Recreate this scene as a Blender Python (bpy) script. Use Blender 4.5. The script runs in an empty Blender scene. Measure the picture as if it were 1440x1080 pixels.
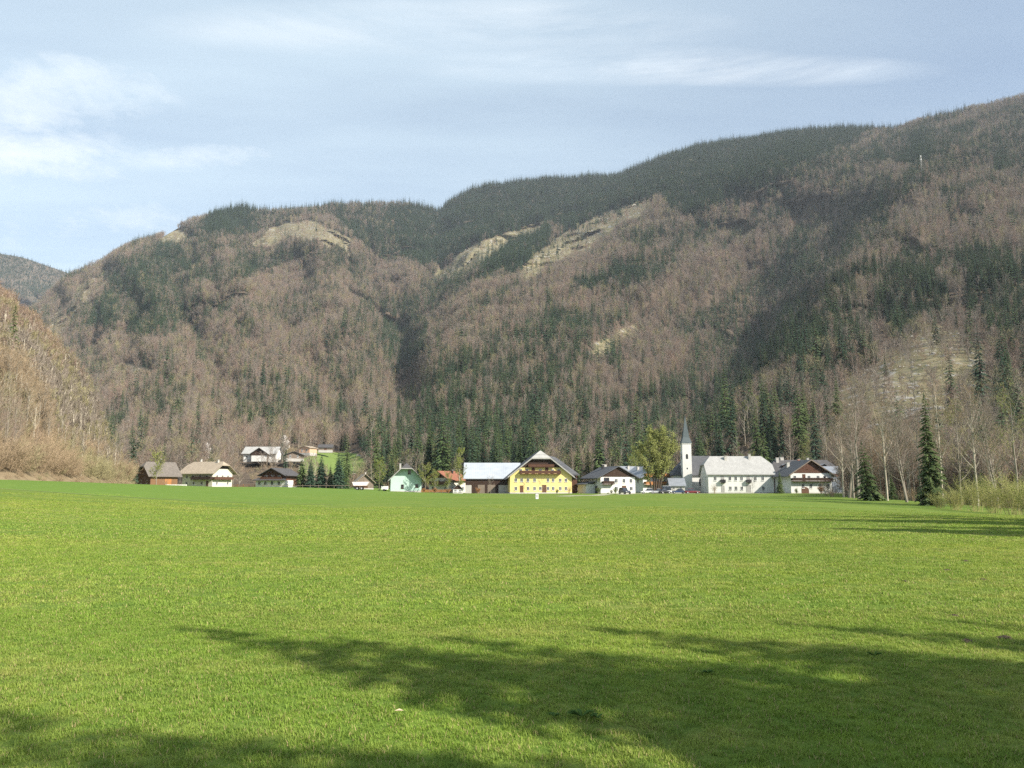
import bpy, bmesh, math, random
import numpy as np
from mathutils import Vector, Matrix
R = math.radians
rng = np.random.default_rng(7)
random.seed(7)
SC = bpy.context.scene
COL = SC.collection

# ------------------------------------------------------------------ camera
F = 1080.0            # focal length in photo pixels (photo is 1440 x 1080)
HC = 1.7              # eye height
HORIZON = 686.0
PITCH = math.atan((HORIZON - 540.0) / F)
cd = bpy.data.cameras.new("camera"); cam = bpy.data.objects.new("camera", cd); COL.objects.link(cam)
cd.sensor_fit = 'HORIZONTAL'; cd.sensor_width = 36.0; cd.lens = 36.0 * F / 1440.0
cd.clip_start = 0.1; cd.clip_end = 20000
cam.location = (0, 0, HC); cam.rotation_euler = (math.pi / 2 + PITCH, 0, 0)
SC.camera = cam
CP, SP = math.cos(PITCH), math.sin(PITCH)

def P(px, py, Y):
    """the point at depth Y (world y) seen at photo pixel px, py"""
    u = (np.asarray(px, float) - 720) / F; v = (540 - np.asarray(py, float)) / F
    dy = CP - v * SP; dz = SP + v * CP
    return u / dy * Y, Y + 0 * u, HC + dz / dy * Y
def X(px, py, Y): return float(P(px, py, Y)[0])
def Z(px, py, Y): return float(P(px, py, Y)[2])
def pix(x, y, z):
    """photo pixel of world points"""
    zz = z - HC
    d = y * CP + zz * SP; up = zz * CP - y * SP
    d = np.where(np.abs(d) < 1e-6, 1e-6, d)
    return 720 + x / d * F, 540 - up / d * F

# ------------------------------------------------------------------ noise
def _hash(ix, iy, seed):
    n = (ix.astype(np.int64) * 374761393 + iy.astype(np.int64) * 668265263 + seed * 982451653) & 0x7fffffff
    n = ((n ^ (n >> 13)) * 1274126177) & 0x7fffffff
    return ((n ^ (n >> 16)) & 0xffff) / 65535.0
def vnoise(x, y, seed=0):
    x = np.asarray(x, float); y = np.asarray(y, float)
    ix = np.floor(x); iy = np.floor(y); fx = x - ix; fy = y - iy
    fx = fx * fx * (3 - 2 * fx); fy = fy * fy * (3 - 2 * fy)
    a = _hash(ix, iy, seed); b = _hash(ix + 1, iy, seed); c = _hash(ix, iy + 1, seed); d = _hash(ix + 1, iy + 1, seed)
    return (a * (1 - fx) + b * fx) * (1 - fy) + (c * (1 - fx) + d * fx) * fy
def fbm(x, y, seed=0, o=4):
    s = 0; a = 0.5; t = 0
    for k in range(o):
        s = s + a * vnoise(x, y, seed + k * 17); t += a; a *= 0.5; x = x * 2.03; y = y * 2.03
    return s / t
def sstep(a, b, x):
    t = np.clip((np.asarray(x, float) - a) / (b - a), 0, 1); return t * t * (3 - 2 * t)

# ------------------------------------------------------------------ mesh helpers
def link(o, parent=None):
    COL.objects.link(o)
    if parent is not None: o.parent = parent
    return o
def mesh_obj(name, verts, faces, mats, parent=None, smooth=False, midx=None, lnk=True):
    me = bpy.data.meshes.new(name)
    me.from_pydata([tuple(v) for v in verts], [], [tuple(f) for f in faces])
    for m in (mats if isinstance(mats, (list, tuple)) else [mats]): me.materials.append(m)
    if midx is not None: me.polygons.foreach_set('material_index', np.asarray(midx, np.int32))
    if smooth: me.polygons.foreach_set('use_smooth', np.ones(len(me.polygons), bool))
    me.update()
    o = bpy.data.objects.new(name, me)
    if lnk: link(o, parent)
    return o
def tag(o, label=None, cat=None, group=None, kind=None):
    if label: o['label'] = label
    if cat: o['category'] = cat
    if group: o['group'] = group
    if kind: o['kind'] = kind
    return o
def thing(name, label, cat, loc=(0, 0, 0), rz=0.0, group=None):
    o = bpy.data.objects.new(name, None); o.empty_display_size = 0.2
    COL.objects.link(o); o.location = loc; o.rotation_euler = (0, 0, rz)
    return tag(o, label, cat, group)

class MB:
    def __init__(s): s.v = []; s.f = []; s.m = []
    def add(s, vs, fs, mi=0):
        b = len(s.v); s.v += [tuple(v) for v in vs]
        for f in fs: s.f.append(tuple(i + b for i in f)); s.m.append(mi)
        return s
    def box(s, x0, x1, y0, y1, z0, z1, mi=0):
        vs = [(x, y, z) for z in (z0, z1) for y in (y0, y1) for x in (x0, x1)]
        return s.add(vs, [(0, 2, 3, 1), (4, 5, 7, 6), (0, 1, 5, 4), (2, 6, 7, 3), (0, 4, 6, 2), (1, 3, 7, 5)], mi)
    def tube(s, pts, rad, n=5, mi=0, cap=True):
        pts = [Vector(p) for p in pts]; k = len(pts); vs = []; fs = []
        t0 = (pts[-1] - pts[0]); t0 = t0.normalized() if t0.length > 0 else Vector((0, 0, 1))
        a = Vector((1, 0, 0)) if abs(t0.x) < 0.8 else Vector((0, 1, 0))
        e1 = t0.cross(a).normalized(); e2 = t0.cross(e1)
        for i, p in enumerate(pts):
            r = rad[i] if hasattr(rad, '__len__') else rad
            for j in range(n):
                w = 2 * math.pi * j / n
                vs.append(p + (e1 * math.cos(w) + e2 * math.sin(w)) * r)
        for i in range(k - 1):
            for j in range(n):
                j2 = (j + 1) % n
                fs.append((i * n + j, i * n + j2, (i + 1) * n + j2, (i + 1) * n + j))
        if cap:
            fs.append(tuple(range(n))[::-1]); fs.append(tuple((k - 1) * n + j for j in range(n)))
        return s.add(vs, fs, mi)
    def prism(s, poly, y0, y1, mi=0):
        """polygon of (x, z) pushed from y0 to y1"""
        n = len(poly)
        vs = [(x, y0, z) for x, z in poly] + [(x, y1, z) for x, z in poly]
        fs = [tuple(range(n)), tuple(range(2 * n - 1, n - 1, -1))] + [(i, i + n, (i + 1) % n + n, (i + 1) % n) for i in range(n)]
        return s.add(vs, fs, mi)
    def slab(s, polys, th, mi=0):
        """roof sheet: polygons sharing corners, thickened downwards"""
        idx = {}; vs = []
        def g(p):
            k = tuple(round(c, 4) for c in p)
            if k not in idx: idx[k] = len(vs); vs.append(k)
            return idx[k]
        fp = [[g(p) for p in poly] for poly in polys]
        n = len(vs); fs = [tuple(f) for f in fp] + [tuple(i + n for i in f[::-1]) for f in fp]
        ed = {}
        for f in fp:
            for a, b in zip(f, f[1:] + f[:1]): ed[(a, b)] = 1
        for (a, b) in ed:
            if (b, a) not in ed: fs.append((b, a, a + n, b + n))
        return s.add(vs + [(x, y, z - th) for x, y, z in vs], fs, mi)
    def build(s, name, mats, parent=None, smooth=False, lnk=True):
        return mesh_obj(name, s.v, s.f, mats, parent, smooth, s.m, lnk)

# ------------------------------------------------------------------ materials
def new_mat(name):
    m = bpy.data.materials.new(name); m.use_nodes = True
    nt = m.node_tree; b = nt.nodes['Principled BSDF']; b.inputs['Roughness'].default_value = 0.85
    b.inputs['Specular IOR Level'].default_value = 0.25
    return m, nt, b
def nd(nt, t, **kw):
    n = nt.nodes.new(t)
    for k, v in kw.items(): setattr(n, k, v)
    return n
def noise(nt, vec, scale, detail=3, rough=0.55):
    n = nd(nt, 'ShaderNodeTexNoise'); n.inputs['Scale'].default_value = scale
    n.inputs['Detail'].default_value = detail; n.inputs['Roughness'].default_value = rough
    if vec is not None: nt.links.new(vec, n.inputs['Vector'])
    return n.outputs['Fac']
def ramp(nt, fac, stops):
    n = nd(nt, 'ShaderNodeValToRGB'); cr = n.color_ramp
    while len(cr.elements) < len(stops): cr.elements.new(0.5)
    for e, (p, c) in zip(cr.elements, stops):
        e.position = p; e.color = (*c, 1) if hasattr(c, '__len__') else (c, c, c, 1)
    nt.links.new(fac, n.inputs['Fac']); return n.outputs['Color']
def mixc(nt, fac, a, b):
    n = nd(nt, 'ShaderNodeMix', data_type='RGBA')
    for s, v in ((n.inputs[0], fac), (n.inputs[6], a), (n.inputs[7], b)):
        if isinstance(v, (int, float)): s.default_value = v
        elif isinstance(v, tuple): s.default_value = (*v, 1)
        else: nt.links.new(v, s)
    return n.outputs[2]
def mth(nt, op, a, b=None, c=None):
    n = nd(nt, 'ShaderNodeMath', operation=op)
    for s, v in zip(n.inputs, (a, b, c)):
        if v is None: continue
        if isinstance(v, (int, float)): s.default_value = v
        else: nt.links.new(v, s)
    return n.outputs[0]
def bump(nt, b, h, strength=0.4, dist=0.05):
    n = nd(nt, 'ShaderNodeBump'); n.inputs['Strength'].default_value = strength; n.inputs['Distance'].default_value = dist
    nt.links.new(h, n.inputs['Height']); nt.links.new(n.outputs[0], b.inputs['Normal'])
def pos(nt): return nd(nt, 'ShaderNodeNewGeometry').outputs['Position']
def objco(nt): return nd(nt, 'ShaderNodeTexCoord').outputs['Object']
def scaled(nt, vec, s):
    n = nd(nt, 'ShaderNodeMapping'); n.inputs['Scale'].default_value = s; nt.links.new(vec, n.inputs['Vector']); return n.outputs[0]

def simple(name, c1, c2=None, scale=1.5, rough=0.85, bmp=0.0, spec=0.25, metal=0.0, stretch=None):
    """two tones of one material mixed by noise in the thing's own coordinates"""
    m, nt, b = new_mat(name)
    c2 = c2 or tuple(0.75 * c for c in c1)
    v = objco(nt)
    if stretch: v = scaled(nt, v, stretch)
    f = noise(nt, v, scale, 5, 0.6)
    nt.links.new(ramp(nt, f, [(0.3, c1), (0.72, c2)]), b.inputs['Base Color'])
    b.inputs['Roughness'].default_value = rough; b.inputs['Specular IOR Level'].default_value = spec
    b.inputs['Metallic'].default_value = metal
    if bmp: bump(nt, b, f, bmp, 0.05)
    return m
def leafy(name, c1, c2, spread=0.35, trans=0.0):
    """foliage / twig colour that differs from tree to tree"""
    m, nt, b = new_mat(name)
    rnd = nd(nt, 'ShaderNodeObjectInfo').outputs['Random']
    f = noise(nt, pos(nt), 0.35, 2); big = ramp(nt, noise(nt, pos(nt), 0.009, 3, 0.6), [(0.35, 0.0), (0.65, 1.0)])
    fac = mth(nt, 'ADD', mth(nt, 'MULTIPLY', rnd, 0.45), mth(nt, 'ADD', mth(nt, 'MULTIPLY', f, 0.2), mth(nt, 'MULTIPLY', big, 0.4)))
    nt.links.new(mixc(nt, fac, c1, c2), b.inputs['Base Color'])
    b.inputs['Roughness'].default_value = 0.8; b.inputs['Specular IOR Level'].default_value = 0.15
    if trans:
        t = nd(nt, 'ShaderNodeBsdfTranslucent'); mx = nd(nt, 'ShaderNodeMixShader'); mx.inputs[0].default_value = trans
        nt.links.new(mixc(nt, fac, c1, c2), t.inputs['Color'])
        nt.links.new(b.outputs[0], mx.inputs[1]); nt.links.new(t.outputs[0], mx.inputs[2])
        nt.links.new(mx.outputs[0], nt.nodes['Material Output'].inputs['Surface'])
    return m

# ------------------------------------------------------------------ light
SUN_EL, SUN_AZ = R(36), R(56)       # azimuth: degrees to the right of straight behind the camera
SUN = Vector((math.cos(SUN_EL) * math.sin(SUN_AZ), -math.cos(SUN_EL) * math.cos(SUN_AZ), math.sin(SUN_EL)))
sl = bpy.data.lights.new("sun", 'SUN'); so = bpy.data.objects.new("sun", sl); COL.objects.link(so)
sl.energy = 5.0; sl.angle = R(0.53); sl.color = (1.0, 0.93, 0.82)
so.rotation_euler = SUN.to_track_quat('Z', 'Y').to_euler(); so.location = (60, -60, 80)

w = bpy.data.worlds.new("World"); SC.world = w; w.use_nodes = True
nt = w.node_tree; bg = nt.nodes['Background']
sky = nd(nt, 'ShaderNodeTexSky', sky_type='NISHITA'); sky.sun_disc = False
sky.sun_elevation = SUN_EL; sky.sun_rotation = math.atan2(SUN.x, SUN.y)
sky.altitude = 700; sky.air_density = 1.0; sky.dust_density = 1.6; sky.ozone_density = 0.6
g = nd(nt, 'ShaderNodeTexCoord').outputs['Generated']
sx = nd(nt, 'ShaderNodeSeparateXYZ'); nt.links.new(g, sx.inputs[0])
# direction laid onto a flat cloud layer: (x, y) / z, so cirrus streaks recede to the horizon
zc = mth(nt, 'MAXIMUM', sx.outputs[2], 0.04)
cv = nd(nt, 'ShaderNodeCombineXYZ')
nt.links.new(mth(nt, 'DIVIDE', sx.outputs[0], zc), cv.inputs[0]); nt.links.new(mth(nt, 'DIVIDE', sx.outputs[1], zc), cv.inputs[1])
veil = noise(nt, scaled(nt, cv.outputs[0], (0.35, 1.1, 1)), 1.0, 5, 0.55)
veil = ramp(nt, veil, [(0.30, 0.50), (0.55, 0.85), (0.72, 1.0)])
# cumulus bank low on the left: a soft window in direction space times billowy noise
def window(x0, z0, wx, wz, rot=0.0):
    ax = mth(nt, 'DIVIDE', mth(nt, 'SUBTRACT', mth(nt, 'DIVIDE', sx.outputs[0], mth(nt, 'MAXIMUM', sx.outputs[1], 0.05)), x0), wx)
    azz = mth(nt, 'SUBTRACT', mth(nt, 'DIVIDE', sx.outputs[2], mth(nt, 'MAXIMUM', sx.outputs[1], 0.05)), z0)
    az2 = mth(nt, 'DIVIDE', azz, wz)
    d = mth(nt, 'ADD', mth(nt, 'MULTIPLY', ax, ax), mth(nt, 'MULTIPLY', az2, az2))
    return mth(nt, 'MAXIMUM', mth(nt, 'SUBTRACT', 1.0, d), 0.0)
bil = noise(nt, scaled(nt, g, (1, 1, 2.1)), 9.0, 10, 0.70)
wins = [(window(-0.68, 0.535, 0.24, 0.075), 0.95), (window(-0.45, 0.447, 0.15, 0.026), 0.75), (window(-0.66, 0.46, 0.24, 0.075), 0.55), (window(-0.60, 0.36, 0.28, 0.05), 0.36)]
win = None
for wv_, am in wins:
    q_ = mth(nt, 'MULTIPLY', wv_, am); win = q_ if win is None else mth(nt, 'MAXIMUM', win, q_)
cum = mth(nt, 'ADD', mth(nt, 'MULTIPLY', win, 0.55), mth(nt, 'MULTIPLY', mth(nt, 'SUBTRACT', bil, 0.60), 1.9))
cum = mth(nt, 'MULTIPLY', ramp(nt, cum, [(-0.05, 0.0), (0.30, 0.45), (0.65, 0.8)]), ramp(nt, win, [(0.0, 0.0), (0.25, 1.0)]))
streak = None
for wv_, am in ((window(0.13, 0.585, 0.30, 0.034), 1.0), (window(0.36, 0.575, 0.26, 0.026), 0.8), (window(-0.10, 0.64, 0.45, 0.05), 0.7)):
    q_ = mth(nt, 'MULTIPLY', wv_, am); streak = q_ if streak is None else mth(nt, 'MAXIMUM', streak, q_)
fib = noise(nt, scaled(nt, g, (2.2, 1, 15)), 2.2, 7, 0.62)
cum = mth(nt, 'MAXIMUM', cum, mth(nt, 'MULTIPLY', streak, ramp(nt, fib, [(0.34, 0.0), (0.70, 0.75)])))
cfac = nd(nt, 'ShaderNodeMath', operation='MULTIPLY'); nt.links.new(veil, cfac.inputs[0]); nt.links.new(ramp(nt, mth(nt, 'ADD', mth(nt, 'MULTIPLY', sx.outputs[0], 0.7), 0.5), [(0.2, 0.78), (0.5, 0.66), (0.85, 0.34)]), cfac.inputs[1])
c1 = mixc(nt, cfac.outputs[0], sky.outputs[0], (5.25, 6.35, 6.95))
shade = noise(nt, scaled(nt, g, (1, 1, 2.4)), 4.0, 4, 0.5)
ccol = ramp(nt, shade, [(0.40, (5.3, 6.0, 6.6)), (0.60, (6.9, 7.2, 7.4))])
c2 = mixc(nt, cum, c1, ccol)
nt.links.new(c2, bg.inputs['Color']); bg.inputs['Strength'].default_value = 0.089

SC.view_settings.view_transform = 'Standard'; SC.view_settings.look = 'None'
SC.view_settings.exposure = 0.93; SC.view_settings.gamma = 1.0; SC.view_settings.use_curve_mapping = False
cy = SC.cycles
cy.max_bounces = 5; cy.diffuse_bounces = 2; cy.glossy_bounces = 2; cy.transmission_bounces = 3; cy.transparent_max_bounces = 8; cy.volume_bounces = 0
cy.use_denoising = False; cy.use_adaptive_sampling = False; cy.sampling_pattern = 'BLUE_NOISE'
# ------------------------------------------------------------------ land
def field_z(x, y):
    x = np.asarray(x, float); y = np.asarray(y, float)
    left = 2.9 * sstep(12, 78, -x) * (1 - 0.33 * sstep(100, 200, y))
    right = -1.0 * sstep(22, 58, x) * (1 - sstep(85, 150, y)) - 2.5 * sstep(62, 80, x) * (1 - sstep(120, 170, y))
    roll = 0.30 * (fbm(x / 26, y / 26, 3, 2) - 0.5) * sstep(8, 30, y)
    return left + right + roll
FLAT0 = float(field_z(0, 0))

def grid_mesh(name, xs, ys, zfun, mat):
    gx, gy = np.meshgrid(xs, ys); gz = zfun(gx, gy)
    return sheet(name, gx, gy, gz, mat)
def sheet(name, gx, gy, gz, mat, attr=None, smooth=True, lnk=True):
    nr, nc = gx.shape
    me = bpy.data.meshes.new(name)
    v = np.stack([gx, gy, gz], -1).reshape(-1, 3).astype(np.float32)
    i = np.arange(nr * nc).reshape(nr, nc)
    q = np.stack([i[:-1, :-1], i[:-1, 1:], i[1:, 1:], i[1:, :-1]], -1).reshape(-1, 4)
    me.vertices.add(len(v)); me.vertices.foreach_set('co', v.ravel())
    me.loops.add(q.size); me.loops.foreach_set('vertex_index', q.ravel().astype(np.int32))
    me.polygons.add(len(q)); me.polygons.foreach_set('loop_start', np.arange(0, q.size, 4, dtype=np.int32))
    me.polygons.foreach_set('loop_total', np.full(len(q), 4, np.int32))
    if smooth: me.polygons.foreach_set('use_smooth', np.ones(len(q), bool))
    if attr:
        for k, a in attr.items():
            at = me.attributes.new(k, 'FLOAT', 'POINT'); at.data.foreach_set('value', a.ravel().astype(np.float32))
    me.materials.append(mat); me.update(); me.validate()
    o = bpy.data.objects.new(name, me)
    if lnk: link(o)
    return o

def grass_colour(nt, blade=False):
    """meadow colour by place: fresh and dry patches; shared by soil sheet and blades"""
    p = pos(nt)
    big = noise(nt, scaled(nt, p, (0.03, 0.05, 0.0)), 1.0, 3, 0.55)
    mid = noise(nt, scaled(nt, p, (0.33, 0.5, 0.0)), 1.0, 4, 0.6)
    fine = noise(nt, scaled(nt, p, (2.3, 2.3, 0.0)), 1.0, 3, 0.6)
    fresh = ramp(nt, big, [(0.34, (0.128, 0.205, 0.030)), (0.64, (0.250, 0.258, 0.050))])
    c = mixc(nt, mth(nt, 'MULTIPLY', ramp(nt, mid, [(0.44, 0.0), (0.70, 0.85)]), 1.0), fresh, (0.27, 0.245, 0.085))
    c = mixc(nt, ramp(nt, noise(nt, scaled(nt, p, (0.10, 0.16, 0.0)), 1.0, 5, 0.65), [(0.40, 0.55), (0.56, 0.0)]), c, (0.105, 0.165, 0.028))
    c = mixc(nt, ramp(nt, fine, [(0.36, 0.75), (0.60, 0.0)]), c, (0.085, 0.140, 0.022))
    sx_ = nd(nt, 'ShaderNodeSeparateXYZ'); nt.links.new(p, sx_.inputs[0])
    # a greener, freshly manured strip beyond the cart track on the left
    zone = mth(nt, 'MULTIPLY', ramp(nt, mth(nt, 'MULTIPLY', sx_.outputs[1], 0.005), [(0.345, 0.0), (0.365, 1.0)]),
               ramp(nt, mth(nt, 'ADD', mth(nt, 'MULTIPLY', sx_.outputs[0], -0.01), 0.2), [(0.25, 0.15), (0.6, 0.8)]))
    c = mixc(nt, zone, c, (0.135, 0.218, 0.040))
    return c
def field_material():
    m, nt, b = new_mat('meadow_soil')
    c = grass_colour(nt)
    p = pos(nt)
    tuft = noise(nt, p, 9.0, 4, 0.7)
    far = noise(nt, scaled(nt, p, (0.9, 0.35, 0)), 1.0, 5, 0.72)
    c = mixc(nt, ramp(nt, tuft, [(0.40, 0.35), (0.62, 0.0)]), c, (0.06, 0.12, 0.014))
    c = mixc(nt, ramp(nt, far, [(0.42, 0.34), (0.6, 0.0)]), c, (0.07, 0.14, 0.018))
    c = mixc(nt, 0.10, c, (0.07, 0.095, 0.012))
    nt.links.new(c, b.inputs['Base Color']); b.inputs['Roughness'].default_value = 0.9
    b.inputs['Specular IOR Level'].default_value = 0.1
    bump(nt, b, mth(nt, 'ADD', tuft, mth(nt, 'MULTIPLY', far, 2.0)), 0.5, 0.08)
    return m
def warp_axis(lim, n, k):
    t = np.linspace(-1, 1, n); return np.sinh(t * k) / math.sinh(k) * lim
FIELD_MAT = field_material()
xs = warp_axis(6000, 260, 6.5); ys = np.concatenate([np.linspace(-300, -10, 12)[:-1], np.linspace(-10, 60, 90)[:-1], np.geomspace(60, 7000, 110)])
field = grid_mesh('field', xs, ys, lambda x, y: field_z(x, y), FIELD_MAT); tag(field, kind='structure')

# ---- mountains: each a height sheet whose rows are given column by column as (photo y, depth) pairs
def pchip(xk, yk, x):
    xk = np.asarray(xk, float); yk = np.asarray(yk, float)
    h = np.diff(xk); d = np.diff(yk, axis=0) / (h[:, None] if yk.ndim > 1 else h)
    m = np.zeros_like(yk)
    m[0] = d[0]; m[-1] = d[-1]
    for i in range(1, len(xk) - 1):
        s = d[i - 1] * d[i] > 0
        w1 = 2 * h[i] + h[i - 1]; w2 = h[i] + 2 * h[i - 1]
        with np.errstate(divide='ignore', invalid='ignore'):
            mm = (w1 + w2) / (w1 / d[i - 1] + w2 / d[i])
        m[i] = np.where(s, mm, 0)
    x = np.clip(x, xk[0], xk[-1]); k = np.clip(np.searchsorted(xk, x) - 1, 0, len(xk) - 2)
    t = (x - xk[k]) / h[k]
    sh = (slice(None),) + (None,) * (yk.ndim - 1); t = t[sh]; hh = h[k][sh]
    return (2 * t**3 - 3 * t**2 + 1) * yk[k] + (t**3 - 2 * t**2 + t) * hh * m[k] + (-2 * t**3 + 3 * t**2) * yk[k + 1] + (t**3 - t**2) * hh * m[k + 1]

class Hill:
    def __init__(s, name, cols, px0, px1, nc, nr, mat, top=None, mod=None, tree_h=24, noise_amp=0.03, cover=None, back=True, jag=0.0):
        pxs = np.linspace(px0, px1, nc); t = np.linspace(0, 1, nr)
        ck = [c[0] for c in cols]
        tab_y = []; tab_Y = []
        for c, pts in cols:
            y = np.array([p[0] for p in pts], float); Y = np.array([p[1] for p in pts], float)
            tt = (y[0] - y) / (y[0] - y[-1])
            tab_Y.append(pchip(tt, Y, t)); tab_y.append((y[0], y[-1]))
        tab_Y = np.array(tab_Y); tab_y = np.array(tab_y)
        Yg = pchip(ck, tab_Y, pxs)                      # (nc, nr)
        yb = pchip(ck, tab_y, pxs)
        if top is not None:
            sky_y = pchip([p[0] for p in top], np.array([p[1] for p in top], float), pxs)
            yb[:, 1] = sky_y + tree_h * F / Yg[:, -1]
        pyg = yb[:, :1] + (yb[:, 1:] - yb[:, :1]) * t[None]
        pxg = np.repeat(pxs[:, None], nr, 1)
        if mod is not None:
            base_Y = Yg; Yg = np.maximum.accumulate(mod(pxg, pyg, Yg), axis=1)      # no overhangs, no sudden steps
            for _ in range(3):
                pad = np.pad(Yg, ((0, 0), (4, 4)), mode='edge'); Yg = np.stack([pad[:, k:k + nr] for k in range(9)]).mean(0)
            Yg[:, :3] = base_Y[:, :3]; Yg[:, -1] = base_Y[:, -1]
        wx, _, wz = P(pxg, pyg, Yg)
        edge = np.minimum(1, (1 - t)[None] / 0.12) * np.minimum(1, t[None] / 0.05)
        n = (fbm(wx / 160, Yg / 160, 11, 4) - 0.5) * 2 * noise_amp * 3.2 + (fbm(wx / 45, Yg / 45, 23, 3) - 0.5) * noise_amp * 1.6
        Yg = Yg * (1 + n * edge * 0.5)
        wx, wy, wz = P(pxg, pyg, Yg)
        wz = wz + (fbm(wx / 14, Yg / 14, 31, 3) - 0.5) * 3.0 * jag
        s.px, s.py, s.x, s.y, s.z = pxg, pyg, wx, wy, wz
        cov = cover(pxg, pyg, wx, wy) if cover else np.zeros_like(wx)
        s.cov = cov
        gx, gy, gz, gc = wx, wy, wz, cov
        if back:                                        # the far side of the ridge
            for dy, dz in ((60, -14), (200, -90), (500, -300), (900, -640)):
                k = 1 + dy / gy[:, nr - 1]
                gx = np.concatenate([gx, (gx[:, nr - 1] * k)[:, None]], 1); gy = np.concatenate([gy, (gy[:, nr - 1] * k)[:, None]], 1)
                gz = np.concatenate([gz, np.maximum(gz[:, nr - 1] + dz, -5)[:, None]], 1); gc = np.concatenate([gc, gc[:, -1:]], 1)
        s.obj = sheet(name, gx.T, gy.T, gz.T, mat, {'cover': gc.T}); tag(s.obj, kind='structure')
        s.areas()
    def areas(s):
        v = np.stack([s.x, s.y, s.z], -1)
        a = v[1:, :-1] - v[:-1, :-1]; b = v[:-1, 1:] - v[:-1, :-1]
        n = np.cross(a, b); s.area = np.linalg.norm(n, axis=-1); s.nz = np.abs(n[..., 2])   # plan area: trees stand by plan area
    def sample(s, n, gen):
        w = (0.85 * s.area + 0.15 * s.nz).ravel(); c = np.cumsum(w); k = np.searchsorted(c, gen.random(n) * c[-1]); k = np.clip(k, 0, len(w) - 1)
        i, j = np.unravel_index(k, s.nz.shape); u = gen.random(n); v = gen.random(n)
        def q(g): return g[i, j] * (1 - u) * (1 - v) + g[i + 1, j] * u * (1 - v) + g[i, j + 1] * (1 - u) * v + g[i + 1, j + 1] * u * v
        return q(s.x), q(s.y), q(s.z), q(s.px), q(s.py)
    def at(s, px, py):
        """world point of the sheet nearest to a photo pixel"""
        i = int(np.clip(round((px - s.px[0, 0]) / (s.px[1, 0] - s.px[0, 0])), 0, s.px.shape[0] - 1))
        j = int(np.argmin(np.abs(s.py[i] - py)))
        return float(s.x[i, j]), float(s.y[i, j]), float(s.z[i, j])

def inpoly(px, py, poly):
    px = np.asarray(px, float); py = np.asarray(py, float); r = np.zeros(px.shape, bool); n = len(poly)
    for k in range(n):
        x0, y0 = poly[k]; x1, y1 = poly[(k + 1) % n]
        if y0 == y1: continue
        c = ((y0 > py) != (y1 > py)) & (px < (x1 - x0) * (py - y0) / (y1 - y0) + x0)
        r ^= c
    return r
def soft(px, py, poly, amp=14, sc=22):
    """ragged-edged polygon test"""
    qx = px + (fbm(px / sc, py / sc, 91, 3) - 0.5) * 2 * amp; qy = py + (fbm(px / sc, py / sc, 57, 3) - 0.5) * 2 * amp * 0.7
    return inpoly(qx, qy, poly)
CLEAR = [  # felled or rocky clearings, dry grass (photo pixels)
    [(340, 352), (368, 333), (400, 314), (440, 308), (470, 325), (497, 342), (494, 366), (462, 352), (430, 340), (396, 344), (356, 356)],
    [(216, 342), (248, 322), (282, 334), (262, 346), (232, 350)],
    [(608, 394), (640, 362), (672, 340), (716, 326), (768, 312), (758, 330), (704, 360), (676, 382), (630, 402)],
    [(722, 392), (756, 352), (800, 324), (850, 298), (926, 278), (914, 300), (856, 338), (806, 368), (752, 396)],
    [(56, 470), (88, 430), (120, 398), (156, 376), (160, 396), (128, 424), (104, 462), (72, 490)],
    [(1160, 575), (1190, 535), (1236, 510), (1286, 470), (1330, 458), (1382, 490), (1392, 535), (1345, 556), (1322, 604), (1266, 622), (1196, 608)],
    [(820, 505), (850, 480), (905, 446), (918, 450), (880, 480), (836, 506)],
    [(150, 520), (170, 512), (232, 524), (236, 540), (190, 532), (158, 530)],
]
MEADOW = [(420, 668), (428, 645), (446, 634), (500, 637), (522, 650), (512, 664), (470, 668)]
SPAR = [CLEAR[3], CLEAR[7], CLEAR[4]]
def cover_main(px, py, x, y):
    c = np.zeros_like(px)
    for k, p in enumerate(CLEAR): c = np.where(soft(px, py, p, 16 if k == 5 else 9, 20 if k == 5 else 14), 1.0, c)
    c = np.where(soft(px, py, MEADOW, 3, 16), 2.0, c)
    return c
def hill_material(name, floor_a, floor_b):
    m, nt, b = new_mat(name)
    at = nd(nt, 'ShaderNodeAttribute', attribute_name='cover').outputs['Fac']
    p = pos(nt)
    n1 = noise(nt, p, 0.02, 5, 0.65); n2 = noise(nt, p, 0.22, 5, 0.7); n3 = noise(nt, p, 0.07, 4, 0.6)
    floor = mixc(nt, ramp(nt, n1, [(0.35, 0.0), (0.65, 1.0)]), floor_a, floor_b)
    floor = mixc(nt, ramp(nt, n2, [(0.45, 0.0), (0.7, 0.7)]), floor, (0.07, 0.055, 0.035))
    dry = mixc(nt, ramp(nt, n2, [(0.4, 0.0), (0.6, 1.0)]), (0.225, 0.19, 0.118), (0.135, 0.130, 0.070))
    dry = mixc(nt, ramp(nt, n3, [(0.56, 0.0), (0.64, 0.9)]), dry, (0.30, 0.29, 0.27))
    dry = mixc(nt, ramp(nt, noise(nt, p, 0.045, 5, 0.7), [(0.54, 0.0), (0.62, 0.7)]), dry, (0.085, 0.082, 0.045))  # dark rock and shadow bands, both painted into the clearing colour
    green = mixc(nt, n2, (0.125, 0.195, 0.045), (0.16, 0.205, 0.06))
    c = mixc(nt, mth(nt, 'MINIMUM', at, 1.0), floor, dry)
    c = mixc(nt, mth(nt, 'MAXIMUM', mth(nt, 'SUBTRACT', at, 1.0), 0.0), c, green)
    nt.links.new(c, b.inputs['Base Color']); b.inputs['Roughness'].default_value = 0.95; b.inputs['Specular IOR Level'].default_value = 0.1
    bump(nt, b, n2, 0.6, 1.5)
    return m
MOUNT_MAT = hill_material('forest_floor', (0.108, 0.083, 0.062), (0.085, 0.068, 0.052))

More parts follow.
